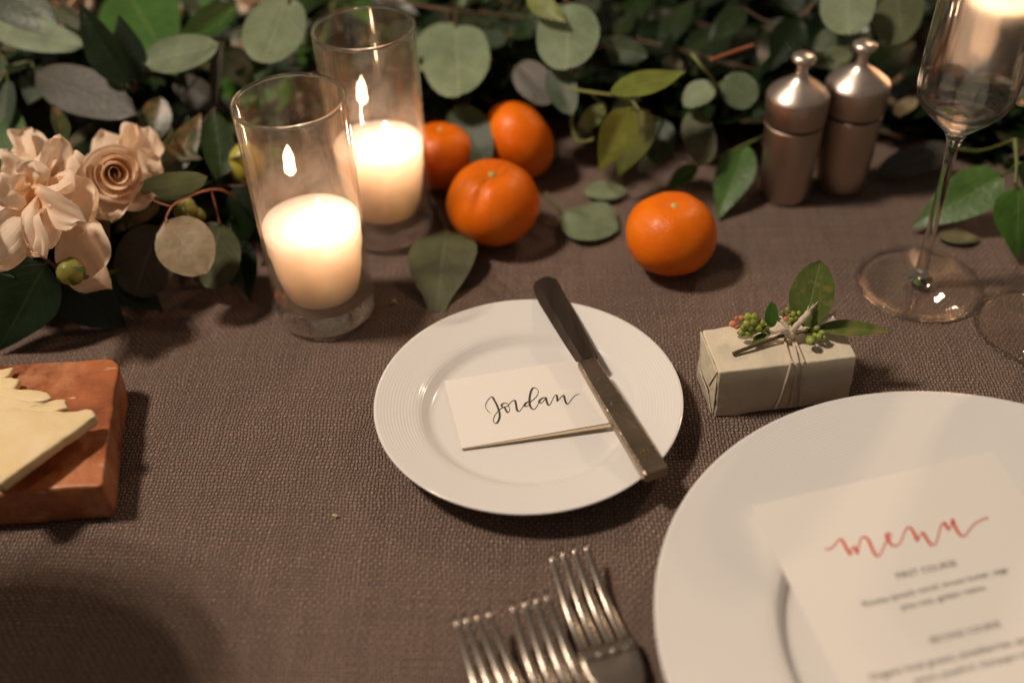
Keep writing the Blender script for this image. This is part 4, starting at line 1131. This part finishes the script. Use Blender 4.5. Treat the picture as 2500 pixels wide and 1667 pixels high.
extra_petals(rl_, [((88, 440, .082), (18, 322, .098), 82, -38, .1, .5), ((92, 432, .084), (62, 290, .102), 78, 30, .25, .4), ((60, 440, .086), (30, 350, .100), 70, 45, .3, .5),
     ((104, 455, .086), (160, 356, .108), 62, 48, .3, .6), ((100, 440, .088), (110, 372, .104), 60, -35, .3, .5), ((92, 470, .084), (214, 452, .088), 150, 8, -.30, .40), ((110, 470, .090), (150, 428, .104), 70, -48, .4, .6),
     ((90, 485, .084), (206, 512, .086), 120, 18, -.25, .35), ((120, 520, .086), (138, 500, .098), 60, 30, .3, .4), ((152, 500, .076), (228, 684, .054), 128, 18, .18, .12),
     ((85, 490, .088), (6, 618, .088), 92, -45, .3, .4), ((95, 490, .088), (60, 592, .086), 84, 40, .25, .4), ((95, 485, .090), (104, 572, .088), 72, -30, .3, .5), ((80, 470, .092), (-14, 520, .092), 100, 20, -.2, .4),
     ((80, 455, .092), (-18, 420, .096), 96, -25, .2, .5), ((70, 460, .094), (118, 520, .100), 70, 35, .45, .7), ((64, 462, .096), (20, 470, .106), 70, -40, .4, .6), ((72, 452, .096), (84, 404, .108), 62, 30, .4, .7)])
# distant cream roses seen as pale blurs at the top
for (u, v_, z, sc, lab) in ((372, 22, .075, .9, 'blurred cream rose behind the pale oval leaf at the top'), (150, 0, .085, .95, 'blurred cream rose at the top left corner behind dark leaves'), (628, -14, .08, .8, 'blurred cream rose at the top edge above the round leaf')):
    q = P(u, v_, z)
    rose(q, ((CAM - q).normalized() + V((0, 0, .3))), sc, lab, [(3, 2.2, .006, .0125, .015, .022, .15, .2, .3), (4, 1.8, .007, .018, .026, .02, .4, .3, .9)], u * .1)
# green bud
def rosebud():
    c = P(172, 663, .062); ax = ((CAM - c).normalized() + V((-.5, 0, .35))).normalized(); R = align(ax)
    r = 34 * pxm(c)
    t = thing('rosebud', 'tight green rosebud below the drooping rose petal', 'rosebud', c)
    v, f = lathe([(.0002, -r * 1.0), (r * .6, -r * .8), (r * .96, -r * .25), (r * 1.0, r * .15), (r * .8, r * .62), (r * .42, r * .95), (.0002, r * 1.05)], 24)
    mesh('bud_body', [c + R @ V(q) for q in v], f, M['bud'], t, loc=c)
    for i in range(5):
        a = i * 2 * pi / 5
        vs, fs, uv = [], [], []
        for j in range(9):
            q = j / 8
            for s_ in (-1, 0, 1):
                an = a + s_ * .42 * (1 - q) ** .8; th = pi - .4 - q * 2.1
                rr = r * (1.04 + .35 * max(0, q - .7)); vs.append(c + R @ V((rr * sin(th) * cos(an), rr * sin(th) * sin(an), rr * cos(th)))); uv.append((.5 + s_ * .5, q))
        for j in range(8):
            for s_ in (0, 1): k = j * 3 + s_; fs.append((k, k + 1, k + 4, k + 3))
        mesh('sepal', vs, fs, M['green'], t, loc=c, uv=uv)
    mesh('stem', *tube(smooth_path([c - R @ V((0, 0, r)), c - R @ V((0, 0, r * 2)), c + V((.01, .04, -.03))], 5), .0014, 8), M['stem_green'], t, loc=c)
rosebud()

# ------------------------------------------------------------------ salt block and butter
def salt_block():
    h = .0245
    FRp, BRp = P(252, 1186, h), P(292, 872, h)
    fl, bl_ = P(-170, 1222, h), P(-170, 900, h)
    cs = [V((q.x, q.y)) for q in (FRp, BRp, bl_, fl)]
    rads = [.0035, .011, .01, .01]
    ring = []
    for i in range(4):
        p, a, b = cs[i], cs[i - 1], cs[(i + 1) % 4]
        da, db = (a - p).normalized(), (b - p).normalized(); r = rads[i]
        for k in range(8):
            q = k / 7; ring.append((p + da * r * (1 - q) ** 2 + db * r * q ** 2))
    # add points along the sides
    full = []
    for i in range(len(ring)):
        a, b = ring[i], ring[(i + 1) % len(ring)]; n = max(1, int((b - a).length / .006))
        for k in range(n): full.append(a.lerp(b, k / n))
    cen = sum((q for q in full), V((0, 0))) / len(full)
    o = V((cen.x, cen.y, 0))
    secs = []
    for (z, inset) in ((.0006, .0014), (.003, .0), (.009, -.0004), (.016, .0002), (.0225, .0002), (.0236, .0004), (.0241, .0008), (.0244, .0014), (h, .0023)):
        s = []
        for q in full:
            d = (q - cen); L = d.length; d2 = d.normalized()
            p = V((q.x, q.y, z)); nz = noise.noise(p * 55) * .0012 + noise.noise(p * 160) * .0006
            w_ = q - d2 * (inset + nz)
            s.append(V((w_.x, w_.y, z + noise.noise(p * 60 + V((3, 1, 7))) * .0007)))
        secs.append(s)
    top = secs[-1]; m = len(top)
    for k in (.8, .55, .3, .1):
        s = []
        for q in top:
            p = V((cen.x + (q.x - cen.x) * k, cen.y + (q.y - cen.y) * k, h))
            s.append(p + V((0, 0, noise.noise(p * 40) * .0009)))
        secs.append(s)
    ob = mesh('salt_block', *loft(secs), M['salt'], loc=o)
    tag(ob, 'orange pink salt slab holding sliced butter at the left edge', 'salt block')
    return h
SH = salt_block()
bk = lambda x, y: (x * .34, 800 + y * .34)
def butter(poly, z0, z1, th, label, tilt):
    pts = []
    for (x, y) in poly:
        pts.append(V(P(*bk(x, y), z0)))
    c = sum(pts, V((0, 0, 0))) / len(pts)
    # denser outline with rounded corners
    o2 = []
    n = len(pts)
    for i in range(n):
        p, a, b = pts[i], pts[i - 1], pts[(i + 1) % n]
        r = min(.0007, .4 * (a - p).length, .4 * (b - p).length)
        da, db = (a - p).normalized() * r, (b - p).normalized() * r
        for k in range(4):
            q = k / 3; o2.append(p + da * (1 - q) ** 2 + db * q ** 2)
    f2 = []
    for i in range(len(o2)):
        a, b = o2[i], o2[(i + 1) % len(o2)]; m = max(1, int((b - a).length / .0018))
        for k in range(m): f2.append(a.lerp(b, k / m))
    def zt(p): return tilt * (p.y - c.y)
    secs = []
    for (dz, ins) in ((-th, .0012), (-th * .8, .0002), (-th * .2, 0), (-.0003, .0006), (0, .0014)):
        secs.append([q + (c - q).normalized() * (ins + .0008 * noise.noise(q * 210) + .0004 * noise.noise(q * 620)) + V((0, 0, dz + zt(q))) for q in f2])
    top = secs[-1]
    for k in (.75, .45, .15):
        s = []
        for q in top:
            p = c + (q - c) * k; s.append(V((p.x, p.y, z0 + zt(p) + .0009 * noise.noise(p * 75))))
        secs.append(s)
    ob = mesh('butter_slice', *loft(secs), M['butter'], loc=c)
    tag(ob, label, 'butter', 'butter slices fanned on the salt block')
butter([(-200, 300), (40, 292), (95, 280), (60, 345), (-200, 420)], SH + .0050, 0, .0047, 'farthest small butter slice at the back of the salt slab', .0)
butter([(-200, 345), (80, 350), (148, 362), (104, 430), (-200, 520)], SH + .0064, 0, .0052, 'second farthest butter slice with a blunt corner', .0)
butter([(-220, 410), (0, 420), (300, 446), (352, 462), (372, 500), (330, 520), (-220, 640)], SH + .0090, 0, .0055, 'middle butter slice with a long thin end on the salt slab', -.05)
butter([(-240, 470), (0, 488), (398, 545), (412, 508), (468, 505), (484, 572), (400, 600), (-240, 860)], SH + .0116, 0, .0060, 'second nearest butter slice with a notched upright tip', -.06)
butter([(-260, 600), (100, 560), (300, 582), (560, 585), (620, 568), (662, 572), (680, 625), (600, 690), (420, 830), (210, 990), (20, 1135), (-50, 1130), (-260, 900)], SH + .0152, 0, .0066, 'nearest and largest butter slice, a broad triangle on the salt slab', -.06)

# ------------------------------------------------------------------ forks
def fork(tips, necks, label):
    """tips: 4 pixel points of tine ends (left to right); necks: left and right edge at the tine roots; then runs on off the frame"""
    zt, zn = .0165, .0055
    TP = [P(u, v, zt) for u, v in tips]
    NL, NR = P(*necks[0], zn), P(*necks[1], zn)
    t = thing('fork', label, 'fork', NL, 'silver forks beside the dinner plate')
    ax = ((NL + NR) / 2 - (TP[0] + TP[3]) / 2); ax.z = 0; ln = ax.length; ax.normalize()
    X = (NR - NL); wd = X.length; X.normalize()
    def ringat(c, x, up, w_, th):
        pts = []
        for k in range(10):
            a = 2 * pi * k / 10
            cx, cz = cos(a), sin(a)
            pts.append(c + x * (w_ / 2 * math.copysign(abs(cx) ** .6, cx)) + up * (th / 2 * math.copysign(abs(cz) ** .8, cz)))
        return pts
    up = V((0, 0, 1))
    for i in range(4):
        f = (i + .5) / 4
        root = NL.lerp(NR, f * .94 + .03) + ax * .004
        secs = []
        for j in range(13):
            q = j / 12
            p = root.lerp(TP[i], q)
            p.z = zn + (zt - zn) * (q ** 1.5) - .0050 * sin(pi * q) * .9 + .0005
            p.z = max(p.z, .0018)
            w_ = (wd * .205) * (1 - .45 * q) * (1 if j < 12 else .5); th = (.0024 - .0010 * q) * (1 if j < 12 else .6)
            secs.append(ringat(p, X, up, w_, th))
        mesh('tine', *loft(secs), M['fork'], t, loc=NL)
    # bowl, neck and handle: continuous sheet lofted on from the tine roots
    secs = []
    mid = (NL + NR) / 2
    for (d, wf, z) in ((-.0035, .955, zn - .0002), (-.0015, .975, zn - .0001), (.004, 1.02, zn - .0010), (.010, 1.0, zn - .0018), (.018, .86, zn - .0005), (.026, .55, zn + .0030), (.034, .30, zn + .0065), (.046, .24, zn + .0085), (.07, .26, zn + .0075), (.11, .36, zn + .0025), (.135, .42, zn - .0010), (.142, .34, zn - .0012), (.145, .15, zn - .0012)):
        p = mid + ax * d; p.z = max(z, .0022)
        th = .0006 if d < -.003 else (.0020 if d < 0 else (.0024 if d < .03 else .0032))
        s = ringat(p, X, up, wd * wf, th)
        if d < .03:       # dish the bowl
            s = [q + up * (.0018 * (2 * (q - p).dot(X) / wd) ** 2) for q in s]
        secs.append(s)
    mesh('bowl_and_handle', *loft(secs), M['fork'], t, loc=NL)
fork([(1343, 1348), (1370, 1336), (1398, 1328), (1427, 1320)], [(1412, 1606), (1552, 1566)], 'silver fork nearest the dinner plate, its tines reaching farthest up')
fork([(1248, 1469), (1277, 1459), (1304, 1450), (1331, 1443)], [(1312, 1735), (1462, 1692)], 'silver fork in the middle of the three, partly under its neighbour')
fork([(1111, 1504), (1134, 1498), (1160, 1491), (1189, 1484)], [(1178, 1775), (1330, 1735)], 'silver fork farthest left of the three at the bottom edge')

# ------------------------------------------------------------------ garland body (dark mass of leaves under the sprigs)
bnd = [(-300, 870), (0, 850), (150, 830), (330, 775), (500, 715), (600, 680), (680, 600), (800, 500), (960, 420), (1200, 395), (1400, 415), (1600, 425), (1750, 425), (1900, 400), (2080, 400), (2230, 440), (2350, 470), (2500, 540), (2800, 600)]
bw = sorted([(P(u, v, 0).x, P(u, v, 0).y) for u, v in bnd])
def yb(x):
    if x <= bw[0][0]: return bw[0][1]
    for (xa, ya), (xb, yb_) in zip(bw, bw[1:]):
        if x <= xb: return ya + (yb_ - ya) * (x - xa) / max(1e-6, xb - xa)
    return bw[-1][1]
OBST = [(G1, .040), (G2, .040), (M1, .027), (M2, .027), (P(2400, 200, 0), .05), (WG, .05)] + [(V((q.x, q.y, 0)), r_ + .008) for q, r_ in TG]
def clear(p, m=0.0):
    return all((V((p.x, p.y, 0)) - V((q.x, q.y, 0))).length > r_ + m for q, r_ in OBST)
def garland():
    rnd = random.Random(5)
    o = V((.05, .85, 0))
    t = thing('leaf_garland', 'long garland of mixed dark leaves lying across the back of the table', 'garland', o)
    variants = {}
    for kind in ('round', 'oval', 'ovate', 'lance'):
        for k in range(3):
            asp = {'round': .95, 'oval': .62, 'ovate': .56, 'lance': .42}[kind]
            vs, fs, uv = leaf_geo(kind, 1, asp, .15 + .1 * k, .12 + .12 * k, .08, k * 7.7 + 3, 4, 8)
            me = bpy.data.meshes.new('leaf'); me.from_pydata([tuple(q) for q in vs], [], fs); me.update()
            me.polygons.foreach_set('use_smooth', [True] * len(me.polygons))
            L = me.uv_layers.new(name='UVMap')
            for lp in me.loops: L.data[lp.index].uv = uv[lp.vertex_index]
            variants[(kind, k)] = (me, vs, fs, uv)
    cache = {}
    def vmesh(kind, k, mat):
        if (kind, k, mat) not in cache:
            me = variants[(kind, k)][0].copy(); me.name = 'leaf'; me.materials.append(M[mat]); cache[(kind, k, mat)] = me
        return cache[(kind, k, mat)]
    n = 0; stuff_v, stuff_f, stuff_uv = {}, {}, {}
    stems = []
    tries = 0
    allp = []
    while len(allp) < 4200 and tries < 14000:
        tries += 1
        x = rnd.uniform(-.55, .70); d = rnd.uniform(.012, .13) if rnd.random() < .38 else rnd.uniform(.1, .55)
        y = yb(x) + d
        if y > 1.14 or abs(x) > .455 * (.759 * y + .26) + .05: continue
        zmax = min(.095, .014 + .42 * d) if x < .12 else min(.085, .012 + .34 * d)
        z = rnd.uniform(.004, zmax)
        ang = rnd.choice((0, pi)) + rnd.gauss(0, .45)
        dv = V((cos(ang), sin(ang), rnd.uniform(-.12, .18)))
        L = rnd.uniform(.07, .17)
        p0 = V((x, y, z)); path = []
        for i in range(9):
            q = i / 8; path.append(p0 + dv * (L * q) + V((0, .02 * sin(q * 3 + x * 20), -.012 * q * q)))
        path = [V((q.x, q.y, max(.003, q.z))) for q in path]
        if not all(clear(q) and q.y > yb(q.x) + .006 for q in path): continue
        euc = rnd.random() < (.38 if x < .1 else .16)
        kind = rnd.choice(('round', 'round', 'oval')) if euc else rnd.choice(('ovate', 'ovate', 'lance'))
        got = 0
        for i in range(1, 9):
            for sd in (-1, 1):
                size = (rnd.uniform(.026, .040) if euc else rnd.uniform(.038, .062)) * (1 - .3 * i / 8)
                t_ = (path[i] - path[i - 1]).normalized()
                side = t_.cross(V((0, 0, 1))).normalized() * sd
                dr = (t_ * rnd.uniform(.1, .7) + side + V((0, 0, rnd.uniform(-.15, .65)))).normalized()
                tip = path[i] + dr * size
                if tip.z < .002: dr.z += (.003 - tip.z) / size; dr.normalize(); tip = path[i] + dr * size
                if not clear(tip, .0) or tip.y < yb(tip.x) + .006: continue
                zz = V((rnd.gauss(-.1, .4), rnd.gauss(-.35, .4), 1)); Z = (zz - dr * zz.dot(dr)).normalized(); X = dr.cross(Z)
                mm = Matrix(((X.x, dr.x, Z.x), (X.y, dr.y, Z.y), (X.z, dr.z, Z.z))) * size
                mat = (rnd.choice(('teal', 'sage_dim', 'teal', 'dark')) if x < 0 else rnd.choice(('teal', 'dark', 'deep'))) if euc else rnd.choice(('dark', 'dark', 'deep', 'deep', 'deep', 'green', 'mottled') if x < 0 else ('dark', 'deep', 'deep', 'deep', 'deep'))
                allp.append((path[i], mm, kind, rnd.randrange(3), mat)); got += 1
        if got: stems.append(tube(path, .0013, 6))
    # the 300 nearest the camera are leaves of their own
    allp.sort(key=lambda q: (q[0] - CAM).length - q[0].z * 1.5)
    for i, (p, mm, kind, k, mat) in enumerate(allp):
        if i < 295:
            ob = bpy.data.objects.new('leaf', vmesh(kind, k, mat)); col.objects.link(ob); ob.parent = t
            m4 = mm.to_4x4(); m4.translation = p - o; ob.matrix_local = m4
        else:
            _, vs, fs, uv = variants[(kind, k)]
            V_ = stuff_v.setdefault('x', []); F_ = stuff_f.setdefault('x', []); U_ = stuff_uv.setdefault('x', []); Mi = stuff_uv.setdefault('m', [])
            off = len(V_); V_ += [p + mm @ q for q in vs]; F_ += [tuple(a + off for a in f) for f in fs]; U_ += uv; Mi += [mat] * len(fs)
    if 'x' in stuff_v:
        ob = mesh('foliage', stuff_v['x'], stuff_f['x'], None, t, loc=o, uv=stuff_uv['x']); ob['kind'] = 'stuff'
        names = sorted(set(stuff_uv['m']))
        for q in names: ob.data.materials.append(M[q])
        ob.data.polygons.foreach_set('material_index', [names.index(q) for q in stuff_uv['m']])
    ob = mesh('stems', *join(*stems), M['stem_brown'], t, loc=o); ob['kind'] = 'stuff'
    print('garland leaves', len(allp), 'tries', tries)
garland()

# ------------------------------------------------------------------ unseen vessel added outside the frame to throw the round shadow at lower left
def shadow_caster():
    c = V((-.356, .300, 0))
    t = thing('unseen_shadow_caster', 'unseen vessel added just outside the lower left of the frame to cast a shadow', 'shadow_caster', c)
    m = simple('stoneware', (.42, .36, .30), .5, var=.15)
    mesh('body', *lathe([(.0005, .001), (.045, .001), (.050, .004), (.056, .08), (.070, .17), (.084, .25), (.082, .275), (.062, .295), (.042, .305), (.040, .325), (.046, .335), (.042, .335), (.036, .325), (.038, .305), (.058, .292), (.078, .272), (.080, .25), (.066, .17), (.052, .08), (.045, .008), (.0005, .007)], 56, c), m, t, loc=c)
    mesh('handle', *tube(smooth_path([c + V((-.04, 0, .315)), c + V((-.09, 0, .32)), c + V((-.105, 0, .26)), c + V((-.066, 0, .20))], 6), .008, 10), m, t, loc=c)
shadow_caster()

# ------------------------------------------------------------------ crumbs
for (u, v_, sz, lab) in ((963, 735, .0016, 'tiny pale crumb on the cloth left of the torn leaf'), (818, 1258, .0013, 'tiny pale crumb on the open cloth left of the forks'), (352, 746, .0018, 'small reddish crumb on the shaded cloth under the eucalyptus')):
    q = P(u, v_, sz * .5)
    vs, fs = uvsphere(q, sz, sz * .7, sz * .6, 10, 6, align((.3, .2, 1)))
    vs = [q + (p - q) * (1 + .5 * noise.noise(p * 900)) for p in vs]
    tag(mesh('crumb', vs, fs, M['butter'] if sz < .0017 else M['petal'], loc=q, smooth=False), lab, 'crumb')
